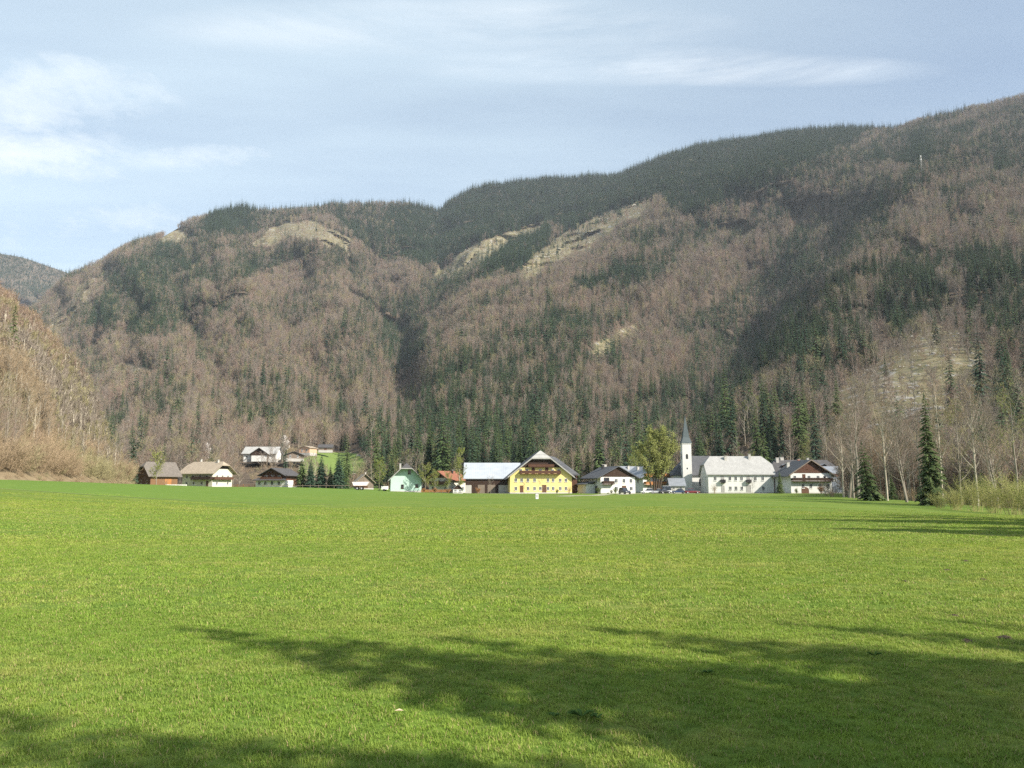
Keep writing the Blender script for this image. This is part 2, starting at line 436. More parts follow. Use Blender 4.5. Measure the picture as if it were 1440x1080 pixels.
SKYLINE = [(-400, 560), (-150, 500), (0, 452), (40, 432), (70, 405), (97, 384), (140, 363), (180, 341), (215, 330), (240, 317), (265, 304), (310, 295), (345, 287), (380, 293), (430, 290),
           (470, 283), (520, 281), (575, 283), (600, 287), (614, 292), (640, 275), (665, 262), (700, 255), (750, 248), (800, 247), (850, 246), (900, 232), (950, 213), (1000, 200),
           (1050, 193), (1100, 185), (1150, 180), (1200, 177), (1250, 177), (1280, 170), (1300, 165), (1350, 152), (1400, 140), (1440, 131), (1500, 118), (1700, 95), (1900, 80)]
COLS = [
    (-400, [(690, 500), (600, 900), (560, 1500), (520, 2200)]),
    (0,    [(690, 420), (640, 650), (560, 1150), (480, 1850), (452, 2300)]),
    (100,  [(690, 420), (660, 520), (600, 820), (500, 1500), (440, 1950), (385, 2500)]),
    (200,  [(690, 400), (665, 450), (600, 760), (500, 1320), (400, 1950), (345, 2600)]),
    (340,  [(690, 340), (650, 440), (600, 680), (500, 1180), (400, 1800), (295, 2750)]),
    (500,  [(690, 340), (640, 540), (560, 920), (480, 1380), (400, 1850), (340, 2300), (285, 2850)]),
    (560,  [(690, 340), (640, 500), (590, 800), (540, 1250), (480, 1620), (420, 1980), (340, 2420), (286, 2950)]),
    (620,  [(690, 330), (645, 440), (600, 640), (540, 900), (480, 1280), (400, 2080), (340, 2520), (290, 3050)]),
    (760,  [(690, 320), (640, 400), (560, 680), (480, 1020), (400, 1520), (330, 2350), (255, 3150)]),
    (900,  [(690, 310), (620, 430), (540, 660), (440, 1050), (340, 1680), (290, 2150), (240, 3000)]),
    (1050, [(690, 300), (620, 400), (540, 620), (440, 960), (340, 1400), (260, 1950), (200, 2850)]),
    (1200, [(690, 285), (620, 350), (540, 500), (440, 780), (340, 1160), (240, 1800), (185, 2650)]),
    (1300, [(690, 240), (620, 310), (540, 430), (440, 680), (340, 1040), (240, 1560), (175, 2350)]),
    (1440, [(700, 200), (620, 280), (540, 400), (440, 640), (340, 960), (240, 1440), (145, 2250)]),
    (1700, [(700, 170), (600, 280), (500, 420), (400, 640), (300, 980), (110, 1900)]),
    (1900, [(700, 150), (600, 250), (400, 600), (90, 1700)])]
CREST = np.array([(1330, 200), (1300, 240), (1258, 320), (1200, 395), (1140, 470), (1080, 560), (1020, 640), (980, 690)], float)
def ribs(px, py, Y):
    fade = sstep(170, 230, py) * (1 - sstep(600, 680, py))
    right = sstep(560, 640, px)
    wob = (fbm(px / 130, py / 130, 5, 3) - 0.5) * 46
    c = py + 0.52 * px + wob
    d = np.zeros_like(Y)
    for c0, w_, a in ((735, 14, 0.035), (772, 17, 0.05), (828, 18, 0.075), (864, 9, 0.03), (902, 18, 0.07), (945, 10, 0.03), (1010, 16, 0.045), (1120, 18, 0.05), (1200, 20, 0.05), (1275, 22, 0.05)):
        d -= 0.9 * a * np.exp(-((c - c0) / (1.35 * w_)) ** 2)
    along = px - 0.52 * py
    d -= 0.11 * (np.abs(fbm(c / 24, along / 240, 41, 2) - 0.5) * 2) - 0.02
    Y = Y * (1 + d * fade * right)
    # the ravine between the two mountains
    vl = np.array([(548, 600), (560, 545), (578, 490), (600, 440), (622, 396), (668, 362), (740, 336)], float)
    vx = np.interp(py, vl[::-1, 1], vl[::-1, 0]); vq = px - vx + (fbm(px / 40, py / 40, 71, 3) - 0.5) * 26
    Y = Y * (1 + (0.03 * np.exp(-(vq / 22) ** 2) - 0.07 * np.exp(-((vq - 62) / 34) ** 2) - 0.05 * np.exp(-((vq + 58) / 34) ** 2)) * sstep(338, 380, py) * (1 - sstep(560, 620, py)))
    # the deep shaded gully left of the near spur
    cx = np.interp(py, CREST[:, 1], CREST[:, 0])
    q = px - cx + (fbm(px / 50, py / 50, 77, 3) - 0.5) * 40
    g = np.where(q < 0, sstep(0, 75, -q) * (1 - sstep(80, 400, -q)), 0) - 0.20 * np.exp(-((q - 22) / 34) ** 2)
    Y = Y * (1 + (0.27 + 0.25 * sstep(340, 500, py)) * g * sstep(235, 330, py) * (1 - sstep(610, 685, py)))
    # left mountain: spurs that fall towards the viewer and to the right
    left = 1 - sstep(540, 600, px)
    c2 = px - 0.35 * (py - 400) + (fbm(px / 90, py / 90, 8, 3) - 0.5) * 90
    d2 = -0.05 * np.exp(-((c2 - 330) / 38) ** 2) - 0.05 * np.exp(-((c2 - 450) / 30) ** 2) + 0.06 * np.exp(-((c2 - 545) / 34) ** 2) - 0.05 * np.exp(-((c2 - 200) / 34) ** 2) + 0.03 * np.exp(-((c2 - 265) / 22) ** 2) + 0.03 * np.exp(-((c2 - 390) / 20) ** 2)
    c3 = py - 0.45 * px + (fbm(px / 70, py / 70, 9, 3) - 0.5) * 60
    d2 = 1.5 * d2 - 0.12 * (np.abs(fbm(c2 / 40, c3 / 130, 43, 3) - 0.5) * 2) + 0.02
    return Y * (1 + d2 * left * sstep(290, 350, py) * (1 - sstep(610, 680, py)))
mountain = Hill('mountain', COLS, -330, 1860, 460, 240, MOUNT_MAT, SKYLINE, ribs, cover=cover_main, noise_amp=0.05)
FAR_MAT = hill_material('far_forest_floor', (0.13, 0.10, 0.075), (0.10, 0.09, 0.07))
far_hill = Hill('far_mountain', [(-400, [(640, 2600), (500, 3600), (330, 4400)]), (0, [(640, 2700), (480, 3700), (352, 4500)]), (200, [(640, 2800), (520, 3700), (430, 4300)])],
                -330, 200, 70, 50, FAR_MAT, [(-400, 300), (-100, 330), (0, 352), (30, 357), (60, 367), (97, 380), (130, 400), (200, 430)], None, tree_h=20)
EDGE_MAT = hill_material('leaf_litter_slope', (0.27, 0.21, 0.13), (0.20, 0.155, 0.095))
left_slope = Hill('hill', [(-500, [(672, 74), (600, 95), (420, 130), (250, 170)]), (-200, [(674, 88), (600, 118), (480, 160), (360, 200)]),
                           (0, [(675, 104), (640, 122), (560, 160), (500, 195), (470, 215)]), (100, [(682, 138), (650, 165), (600, 195), (575, 215)]),
                           (155, [(687, 165), (676, 182), (662, 196), (655, 205)]), (198, [(690, 180), (689, 190), (688.5, 200), (688, 205)])],
                  -480, 198, 120, 60, EDGE_MAT, None, None, noise_amp=0.012, jag=0.12)
# haze of the valley air
MBx = MB().box(-5200, 5200, -320, 6900, -6.5, 1320)
hm = bpy.data.materials.new('haze'); hm.use_nodes = True; hn = hm.node_tree
hn.nodes.remove(hn.nodes['Principled BSDF'])
hv = nd(hn, 'ShaderNodeVolumePrincipled'); hv.inputs['Color'].default_value = (0.80, 0.88, 1.0, 1); hv.inputs['Density'].default_value = 0.000048
hv.inputs['Anisotropy'].default_value = 0.1
hn.links.new(hv.outputs[0], hn.nodes['Material Output'].inputs['Volume'])
hm.cycles.volume_sampling = 'DISTANCE'
haze = MBx.build('haze', hm); tag(haze, kind='stuff')
# ------------------------------------------------------------------ tree kinds
BARK_GREY = simple('grey_bark', (0.30, 0.27, 0.22), (0.17, 0.145, 0.115), 3.0, 0.9, 0.4, 0.1, stretch=(1, 1, 0.25))
BARK_PALE = simple('pale_bark', (0.52, 0.47, 0.38), (0.30, 0.26, 0.20), 2.2, 0.85, 0.3, 0.1, stretch=(1, 1, 0.4))
BARK_DARK = simple('spruce_bark', (0.11, 0.08, 0.06), (0.06, 0.045, 0.035), 3.0, 0.9, 0.4, 0.1)
TWIG_PINK = leafy('beech_twigs', (0.325, 0.228, 0.172), (0.205, 0.155, 0.125))
TWIG_GREY = leafy('grey_twigs', (0.27, 0.222, 0.178), (0.175, 0.148, 0.126))
TWIG_OLIVE = leafy('budding_twigs', (0.31, 0.275, 0.145), (0.225, 0.20, 0.115))
TWIG_TAN = leafy('tan_twigs', (0.335, 0.252, 0.160), (0.255, 0.19, 0.125))
NEEDLE = leafy('spruce_needles', (0.036, 0.066, 0.030), (0.060, 0.088, 0.040))
NEEDLE_SUNTONE = leafy('sun_toned_spruce_needles', (0.048, 0.082, 0.028), (0.085, 0.112, 0.040))  # lighter, yellower copy of the needles, with sunlight put into the colour
NEEDLE_BLUE = leafy('dark_spruce_needles', (0.026, 0.052, 0.032), (0.040, 0.066, 0.038))

def spruce_crown(mb, h, rad, tiers, per, gen, base=0.06, spray=0, lean=0.0):
    for k in range(tiers):
        t = (k + 0.5) / tiers
        z = h * (base + (1 - base) * t ** 0.92); r = rad * (1 - t) ** 0.8 + 0.02 * rad
        n = max(4, int(per * (0.5 + 0.5 * (1 - t))))
        a0 = gen.random() * 6.28
        for j in range(n):
            a = a0 + 6.283 * j / n + gen.normal() * 0.22
            rr = r * (0.62 + 0.55 * gen.random()) * (0.72 + 0.5 * vnoise(a * 1.2 + 9, t * 7.0, int(h * 10))); dr = rr * (0.28 + 0.28 * gen.random()) - rr * 0.25 * (t > 0.8)
            ca, sa = math.cos(a), math.sin(a)
            zz = z + gen.normal() * h * 0.008
            tip = (rr * ca, rr * sa, zz - dr)
            w = rr * (0.26 if not spray else 0.16)
            mx, my, mz = 0.55 * rr * ca, 0.55 * rr * sa, zz - dr * 0.42
            L = (mx - sa * w, my + ca * w, mz - w * 0.55); Rr = (mx + sa * w, my - ca * w, mz - w * 0.55)
            top = (0.5 * rr * ca, 0.5 * rr * sa, zz - dr * 0.30 + 0.02 * rr)
            rt = (0.05 * rr * ca, 0.05 * rr * sa, zz)
            mb.add([rt, L, tip, Rr, top], [(0, 1, 4), (1, 2, 4), (2, 3, 4), (3, 0, 4)])
            for q in range(spray):
                f = 0.3 + 0.7 * (q + gen.random()) / spray
                bx, by, bz = f * rr * ca, f * rr * sa, zz - dr * f ** 1.4
                sd = 1 if q % 2 else -1; l = rr * (0.34 - 0.18 * f) * (0.7 + 0.6 * gen.random()) + 0.1
                aa = a + sd * (0.9 + 0.3 * gen.random())
                ex, ey, ez = bx + math.cos(aa) * l, by + math.sin(aa) * l, bz - l * (0.35 + 0.4 * gen.random())
                ww = l * 0.26
                mb.add([(bx, by, bz), (0.5 * (bx + ex) - math.sin(aa) * ww, 0.5 * (by + ey) + math.cos(aa) * ww, 0.5 * (bz + ez) - ww * .5), (ex, ey, ez),
                        (0.5 * (bx + ex) + math.sin(aa) * ww, 0.5 * (by + ey) - math.cos(aa) * ww, 0.5 * (bz + ez) - ww * .2)], [(0, 1, 2), (0, 2, 3)])
    mb.add([(0.12, 0, h * 0.96), (-0.06, 0.1, h * 0.96), (-0.06, -0.1, h * 0.96), (0, 0, h * 1.02)], [(0, 1, 3), (1, 2, 3), (2, 0, 3)])
    return mb
def blade(mb, p, q, w, gen, mi=0):
    """thin three-sided twig from p to q"""
    p = np.asarray(p); q = np.asarray(q); d = q - p; l = np.linalg.norm(d) + 1e-6
    a = np.cross(d / l, gen.normal(size=3)); a /= np.linalg.norm(a) + 1e-6; b = np.cross(d / l, a)
    mb.add([p + a * w, p - 0.5 * a * w + 0.87 * b * w, p - 0.5 * a * w - 0.87 * b * w, q], [(0, 1, 3), (1, 2, 3), (2, 0, 3)], mi)
def flat_twig(mb, p, q, w, gen, mi=0):
    p = np.asarray(p); q = np.asarray(q); d = q - p; l = np.linalg.norm(d) + 1e-6
    a = np.cross(d / l, gen.normal(size=3)); a /= np.linalg.norm(a) + 1e-6
    mb.add([p - a * w, p + a * w, q], [(0, 1, 2)], mi)
def bare_tree(h, gen, limbs=12, subs=5, twigs=5, clear=0.3, spread=0.30, tw=0.05, near=True, up=0.75, stems=1, lean=0.0, trunk_r=None):
    """leafless tree: limbs (trunk mesh) and twigs (crown mesh)"""
    lm, cr = MB(), MB()
    for s in range(stems):
        hh = h * (1 if s == 0 else 0.75 + 0.25 * gen.random())
        ang = gen.random() * 6.28; ln = (lean if stems == 1 else 0.10 + 0.12 * gen.random())
        r0 = trunk_r or hh * 0.011
        n = 7; pts = []
        for k in range(n):
            t = k / (n - 1)
            pts.append(np.array([math.cos(ang) * ln * hh * t + gen.normal() * 0.008 * hh * t, math.sin(ang) * ln * hh * t + gen.normal() * 0.008 * hh * t, hh * 0.97 * t]))
        lm.tube([Vector(p) for p in pts], [r0 * (1.25 if k == 0 else 1) * (1 - 0.88 * k / (n - 1)) for k in range(n)], 6 if near else 3)
        def onTrunk(t):
            f = t * (n - 1); i = min(int(f), n - 2); return pts[i] + (pts[i + 1] - pts[i]) * (f - i)
        for i in range(limbs):
            t = clear + (1 - clear) * (i + gen.random()) / limbs
            b = onTrunk(min(t, 0.99)); a = gen.random() * 6.28
            prof = math.sin(min(1, max(0.12, (t - clear) / (1 - clear) * 0.85 + 0.18)) * math.pi) ** 0.6
            L = hh * spread * (0.55 + 0.6 * gen.random()) * (0.35 + 0.65 * prof)
            el = up * (0.75 + 0.45 * gen.random()) + 0.25 * t
            d = np.array([math.cos(a) * math.cos(el), math.sin(a) * math.cos(el), math.sin(el)])
            q1 = b + d * L * 0.5 + gen.normal(size=3) * L * 0.05; q2 = q1 + (d + np.array([0, 0, 0.25])) * L * 0.5
            if near: lm.tube([Vector(b), Vector(q1), Vector(q2)], [r0 * 0.42 * (1 - 0.7 * t), r0 * 0.28 * (1 - 0.7 * t), 0.012], 4, cap=False)
            else: flat_twig(lm, b, q2, r0 * 0.45, gen)
            for j in range(subs):
                f = 0.2 + 0.8 * (j + gen.random()) / subs
                c = b + (q1 - b) * f * 2 if f < 0.5 else q1 + (q2 - q1) * (f - 0.5) * 2
                dd = d + gen.normal(size=3) * 0.55; dd[2] += 0.2; dd /= np.linalg.norm(dd)
                l2 = L * (0.5 - 0.22 * f) * (0.6 + 0.7 * gen.random())
                e = c + dd * l2
                (blade if near else flat_twig)(cr, c, e, tw * (1.0 if near else 1.5), gen)
                for k in range(twigs):
                    g_ = 0.25 + 0.75 * gen.random(); c3 = c + (e - c) * g_
                    d3 = dd + gen.normal(size=3) * 0.6; d3[2] += 0.15; d3 /= np.linalg.norm(d3)
                    (blade if near else flat_twig)(cr, c3, c3 + d3 * l2 * (0.35 + 0.45 * gen.random()), tw * (0.5 if near else 1.0), gen)
    return lm, cr

# ------------------------------------------------------------------ instancer (for masses nobody could count)
def instancer(name, pts, idx, scl, rot, coll, kind='stuff', tilt=None):
    me = bpy.data.meshes.new(name); n = len(pts)
    me.vertices.add(n); me.vertices.foreach_set('co', np.asarray(pts, np.float32).ravel())
    zero = np.zeros(n)
    for k, a, t in (('pick', idx, 'INT'), ('size', scl, 'FLOAT'), ('turn', rot, 'FLOAT'), ('lean_x', tilt[0] if tilt else zero, 'FLOAT'), ('lean_y', tilt[1] if tilt else zero, 'FLOAT')):
        at = me.attributes.new(k, t, 'POINT'); at.data.foreach_set('value', np.asarray(a, np.int32 if t == 'INT' else np.float32))
    me.update()
    o = bpy.data.objects.new(name, me); link(o); tag(o, kind=kind)
    ng = bpy.data.node_groups.new(name + '_nodes', 'GeometryNodeTree')
    ng.interface.new_socket('Geometry', in_out='INPUT', socket_type='NodeSocketGeometry')
    ng.interface.new_socket('Geometry', in_out='OUTPUT', socket_type='NodeSocketGeometry')
    N, L = ng.nodes, ng.links
    gi = N.new('NodeGroupInput'); go = N.new('NodeGroupOutput')
    iop = N.new('GeometryNodeInstanceOnPoints'); ci = N.new('GeometryNodeCollectionInfo')
    ci.inputs['Collection'].default_value = coll; ci.inputs['Separate Children'].default_value = True; ci.inputs['Reset Children'].default_value = True
    def attr(nm, dt):
        a = N.new('GeometryNodeInputNamedAttribute'); a.data_type = dt; a.inputs['Name'].default_value = nm
        return [s for s in a.outputs if s.enabled and s.name == 'Attribute'][0]
    L.new(gi.outputs[0], iop.inputs['Points']); L.new(ci.outputs[0], iop.inputs['Instance'])
    iop.inputs['Pick Instance'].default_value = True
    L.new(attr('pick', 'INT'), iop.inputs['Instance Index'])
    cx = N.new('ShaderNodeCombineXYZ'); L.new(attr('turn', 'FLOAT'), cx.inputs[2]); L.new(attr('lean_x', 'FLOAT'), cx.inputs[0]); L.new(attr('lean_y', 'FLOAT'), cx.inputs[1])
    L.new(cx.outputs[0], iop.inputs['Rotation']); L.new(attr('size', 'FLOAT'), iop.inputs['Scale'])
    L.new(iop.outputs[0], go.inputs[0])
    md = o.modifiers.new('scatter', 'NODES'); md.node_group = ng
    return o
def joined(name, mb_list, mats, coll):
    """one prototype mesh out of several builders, a material each; kept out of the scene"""
    v, f, mi = [], [], []
    for k, mb in enumerate(mb_list):
        b = len(v); v += mb.v; f += [tuple(i + b for i in q) for q in mb.f]; mi += [k] * len(mb.f)
    o = mesh_obj(name, v, f, mats, None, False, mi, lnk=False); coll.objects.link(o); return o

# ---- mass prototypes (unit: metres at scale 1)
con_coll = bpy.data.collections.new('conifer_kinds'); dec_coll = bpy.data.collections.new('bare_kinds')
for k in range(4):                                   # 0..3 far, 4..7 nearer
    gen = np.random.default_rng(100 + k)
    joined('far_spruce_%02d' % k, [spruce_crown(MB(), 22 + 2 * k, 2.9 + 0.3 * k, 12, 8, gen, 0.08)], [NEEDLE if k % 2 else NEEDLE_BLUE], con_coll)
for k in range(4):
    gen = np.random.default_rng(120 + k)
    joined('near_spruce_%02d' % k, [spruce_crown(MB(), 22 + 2 * k, 3.0 + 0.3 * k, 22, 10, gen, 0.07, 4), MB().tube([(0, 0, -1), (0, 0, 22)], [0.28, 0.05], 5)],
           [NEEDLE if k % 2 else NEEDLE_BLUE, BARK_DARK], con_coll)
TW = [TWIG_PINK, TWIG_GREY, TWIG_OLIVE, TWIG_PINK, TWIG_GREY]
for k in range(5):
    gen = np.random.default_rng(140 + k)
    lm, cr = bare_tree(17 + 1.2 * k, gen, 18, 7, 6, 0.22, 0.42, 0.055, near=False)
    joined('bare_far_%02d' % k, [lm, cr], [TW[k], TW[k]], dec_coll)
for k in range(5):
    gen = np.random.default_rng(160 + k)
    lm, cr = bare_tree(17 + 1.2 * k, gen, 20, 8, 7, 0.24, 0.38, 0.036, near=False)
    joined('bare_near_%02d' % k, [lm, cr], [BARK_GREY, TW[k]], dec_coll)

# ---- where spruces stand (photo pixels)
DENSE = [
    [(618, 300), (650, 262), (760, 250), (850, 248), (1000, 202), (1100, 182), (1255, 176), (1215, 200), (1150, 232), (1090, 262), (1020, 290), (960, 312), (925, 286), (850, 306), (800, 332), (760, 318), (690, 345), (640, 362), (612, 382), (590, 380), (560, 352), (545, 300), (600, 288)],
    [(690, 392), (740, 384), (770, 352), (770, 320), (700, 352), (660, 378)],
]
MIXED = [(0.62, [(235, 330), (345, 288), (420, 290), (560, 282), (610, 288), (560, 330), (500, 330), (450, 305), (400, 312), (350, 340), (290, 345)]),
         (0.75, [(500, 330), (545, 300), (600, 380), (560, 372), (520, 360)]),
         (0.70, [(110, 468), (150, 420), (190, 372), (240, 350), (300, 350), (335, 352), (300, 372), (240, 400), (190, 440), (140, 470)]),
         (0.55, [(170, 450), (240, 420), (300, 430), (330, 424), (330, 450), (250, 470), (190, 480)]),
         (0.58, [(350, 370), (430, 345), (480, 360), (520, 372), (500, 392), (430, 372), (370, 390), (300, 420)]),
         (0.66, [(545, 452), (590, 425), (600, 470), (570, 540), (545, 530), (530, 490)]),
         (0.5, [(1258, 260), (1225, 340), (1160, 420), (1080, 520), (1010, 620), (900, 640), (930, 570), (990, 500), (1060, 420), (1140, 350), (1200, 300)]),
         (0.72, [(1236, 400), (1290, 372), (1330, 380), (1330, 470), (1270, 490), (1232, 460)]),
         (0.62, [(1196, 262), (1255, 255), (1246, 330), (1205, 320)]), (0.72, [(1320, 270), (1380, 268), (1392, 305), (1330, 306)]),
         (0.7, [(1390, 205), (1460, 195), (1470, 245), (1400, 250)]), (0.6, [(1340, 360), (1460, 380), (1470, 520), (1370, 480)]),
         (0.6, [(1130, 238), (1240, 212), (1225, 250), (1130, 300), (1050, 322), (1085, 285)]),
         (0.62, [(700, 470), (780, 440), (860, 460), (880, 520), (760, 520)]), (0.38, [(560, 560), (640, 530), (760, 540), (880, 580), (820, 620), (560, 620)]),
         (0.74, [(620, 606), (700, 596), (760, 612), (760, 690), (620, 690)]), (0.55, [(500, 620), (620, 606), (620, 690), (500, 690)]),
         (0.34, [(760, 606), (860, 640), (860, 690), (760, 690)]), (0.28, [(860, 600), (1000, 600), (990, 690), (860, 690)])]
MIXED += [(0.62, [(150, 420), (165, 372), (230, 350), (296, 340), (300, 356), (235, 378), (180, 410), (160, 450), (142, 470)]), (0.6, [(140, 452), (205, 420), (290, 384), (350, 362), (352, 374), (300, 398), (230, 425), (150, 465)]),
          (0.85, [(180, 470), (200, 430), (262, 428), (268, 460), (250, 482), (185, 482)]), (0.8, [(290, 404), (330, 385), (360, 372), (372, 384), (330, 400), (300, 412)]), (0.85, [(278, 335), (290, 300), (345, 288), (378, 296), (372, 315), (330, 330)]),
          (0.85, [(495, 300), (600, 285), (600, 375), (540, 370), (500, 345)]), (0.8, [(537, 430), (590, 420), (590, 470), (545, 470)]), (0.8, [(548, 500), (590, 490), (590, 530), (560, 530)]), (0.30, [(337, 420), (452, 424), (455, 466), (340, 462)]), (0.45, [(452, 505), (530, 500), (530, 552), (460, 550)]),
          (0.6, [(1070, 400), (1110, 340), (1200, 270), (1240, 300), (1180, 360), (1100, 420)]), (0.5, [(980, 480), (1060, 420), (1140, 430), (1100, 520), (1010, 560), (950, 560)]), (0.8, [(1225, 220), (1250, 200), (1375, 178), (1376, 200), (1310, 235), (1230, 245)]),
          (0.75, [(1350, 340), (1376, 345), (1376, 395), (1352, 390)]), (0.7, [(870, 345), (1020, 310), (1020, 325), (900, 360)]), (0.75, [(720, 500), (790, 440), (800, 470), (740, 505)]), (0.75, [(800, 405), (890, 370), (960, 378), (900, 405), (820, 415)]), (0.6, [(1100, 480), (1180, 470), (1170, 520), (1080, 530)])]
def spruce_share(px, py):
    nz = fbm(px / 34, py / 30, 201, 4); c = py + 0.52 * px; nr = fbm(c / 15 + (fbm(px / 120, py / 120, 5, 3) - 0.5) * 3, (px - 0.52 * py) / 150, 203, 4)
    right = sstep(560, 640, px)
    pat = (1 - right) * sstep(0.50, 0.57, nz) + right * sstep(0.50, 0.57, 0.15 * nz + 0.85 * nr)
    s = 0.08 + (0.28 + 0.22 * right) * pat
    for v, p in MIXED: s = np.where(soft(px, py, p, 11, 18), np.maximum(s, v * (0.72 + 0.5 * sstep(0.35, 0.6, nz))), s)
    for p in DENSE: s = np.where(soft(px, py, p, 8, 16), 0.96, s)
    pinkish = [[(1290, 300), (1460, 250), (1460, 370), (1340, 360), (1250, 340)], [(340, 400), (400, 392), (420, 420), (350, 440)]]
    for p in pinkish: s = np.where(soft(px, py, p, 10, 16), s * 0.25, s)
    s = s * (1 - 0.22 * sstep(500, 560, py) * ((px < 600) | (px > 770)))
    s = np.where(soft(px, py, CLEAR[5], 9, 14), 0.05, s)
    return np.clip(s, 0, 1)
AVOID = []                                            # (x, y, radius): keep trees out of houses
def scatter(hill, n, gen, spacing_keep=1.0):
    x, y, z, px, py = hill.sample(n, gen)
    ok = (px > -160) & (px < 1640) & (py < 692)
    for k, p in enumerate(CLEAR):
        ins = soft(px, py, p, 16 if k == 5 else 9, 20 if k == 5 else 14); keep = {3: 0.05, 4: 0.12, 5: 0.30, 6: 0.15, 7: 0.12}.get(k, 0.025)
        ok &= ~(ins & (gen.random(len(x)) > keep))
    ok &= ~(inpoly(px, py, [(1165, 590), (1400, 545), (1400, 645), (1165, 650)]) & (gen.random(len(x)) < 0.6))
    ok &= ~soft(px, py, MEADOW, 3, 16)
    for (ax, ay, ar) in AVOID: ok &= ((x - ax) ** 2 + (y - ay) ** 2 > ar * ar)
    return [a[ok] for a in (x, y, z, px, py)]
# ------------------------------------------------------------------ hillside forest
HOUSE_SPOTS = [(345, 392, 430), (395, 445, 440)]
gen = np.random.default_rng(5)
area = float((mountain.nz[np.ix_((mountain.px[:-1, 0] > -160) & (mountain.px[:-1, 0] < 1640))]).sum())
AVOID += [(X(369, 648, 425), 425, 17), (X(416, 642, 425), 425, 12), (X(432, 636, 432), 432, 9), (X(458, 632, 470), 470, 10)]
x, y, z, px, py = scatter(mountain, int(float(mountain.nz.sum()) / 31), gen)
share = spruce_share(px, py)
view = ((px > 334) & (px < 402) & (y > 345) & (y < 424)) | ((px > 400) & (px < 530) & (y > 352) & (y < 560) & (py > 632))
keep = ~view | (gen.random(len(x)) < 0.10)
x, y, z, px, py, share = [a[keep] for a in (x, y, z, px, py, share)]
is_con = gen.random(len(x)) < share
is_con_ = is_con; size = 0.50 + 0.64 * gen.random(len(x)) ** 0.9
size = np.where(soft(px, py, MEADOW, 18, 16), size * 0.6, size)
near = y < 900
size = np.where(is_con_, size * 1.12, size * 0.80) * (0.72 + 0.56 * fbm(x / 55, y / 55, 333, 3))
size = size * (1 + 0.38 * sstep(900, 2200, y) + (gen.random(len(x)) < 0.06) * is_con_ * 0.36)
# the trees that show largest become single things later on
front = (y < 470) & (px > 150) & (px < 1200) & (y > 240)
order = np.argsort(-(size / y) * front)
pc = [i for i in order if front[i] and is_con[i]][:120]
pd = [i for i in order if front[i] and not is_con[i]][:110]
single = np.zeros(len(x), bool); single[pc] = True; single[pd] = True
SINGLE_CON = [(x[i], y[i], z[i], px[i], size[i]) for i in pc]; SINGLE_BARE = [(x[i], y[i], z[i], px[i], size[i]) for i in pd]
def mass(name, sel, coll, far_n, near_n):
    p = np.stack([x[sel], y[sel], z[sel] - 0.5], -1); k = gen.integers(0, 1000, sel.sum())
    pick = np.where(near[sel], far_n + k % near_n, k % far_n)
    return instancer(name, p, pick, size[sel], gen.random(sel.sum()) * 6.28, coll)
con = mass('conifer_forest', is_con & ~single, con_coll, 4, 4)
dec = mass('bare_forest', ~is_con & ~single, dec_coll, 5, 5)
print('forest', is_con.sum(), (~is_con).sum())
g2 = np.random.default_rng(6)
fx, fy, fz, fpx, fpy = far_hill.sample(70000, g2)
k = (fpx > -100) & (fpx < 160); fx, fy, fz = fx[k], fy[k], fz[k]
instancer('far_forest', np.stack([fx, fy, fz - 0.5], -1), g2.integers(0, 4, len(fx)), 0.6 + 0.4 * g2.random(len(fx)), g2.random(len(fx)) * 6.28, con_coll)
# ------------------------------------------------------------------ village materials
def plaster(name, c, stain=0.82):
    m, nt, b = new_mat(name); v = objco(nt)
    f = noise(nt, v, 0.55, 6, 0.65); f2 = noise(nt, scaled(nt, v, (3, 3, 0.5)), 1.0, 4, 0.6)
    c1 = mixc(nt, ramp(nt, f, [(0.35, 0.0), (0.75, 1.0)]), c, tuple(stain * k for k in c))
    nt.links.new(mixc(nt, ramp(nt, f2, [(0.55, 0.0), (0.8, 0.35)]), c1, (0.30, 0.27, 0.22)), b.inputs['Base Color'])
    bump(nt, b, f, 0.15, 0.02); return m
def planks(name, c1, c2, w=0.22, vertical=True):
    m, nt, b = new_mat(name); v = objco(nt)
    wv = nd(nt, 'ShaderNodeTexWave', wave_type='BANDS', bands_direction='DIAGONAL' if vertical else 'Z', wave_profile='SAW')
    wv.inputs['Scale'].default_value = 0.314 / w; wv.inputs['Distortion'].default_value = 0.3; nt.links.new(v if not vertical else scaled(nt, v, (1, 1, 0)), wv.inputs['Vector'])
    n = noise(nt, scaled(nt, v, (3, 3, 0.4) if vertical else (0.4, 0.4, 3)), 1.2, 5, 0.65)
    c = mixc(nt, ramp(nt, n, [(0.3, 0.0), (0.7, 1.0)]), c1, c2)
    c = mixc(nt, ramp(nt, wv.outputs['Fac'], [(0.0, 0.8), (0.12, 0.0)]), c, tuple(0.3 * k for k in c2))
    nt.links.new(c, b.inputs['Base Color']); bump(nt, b, n, 0.3, 0.02); return m
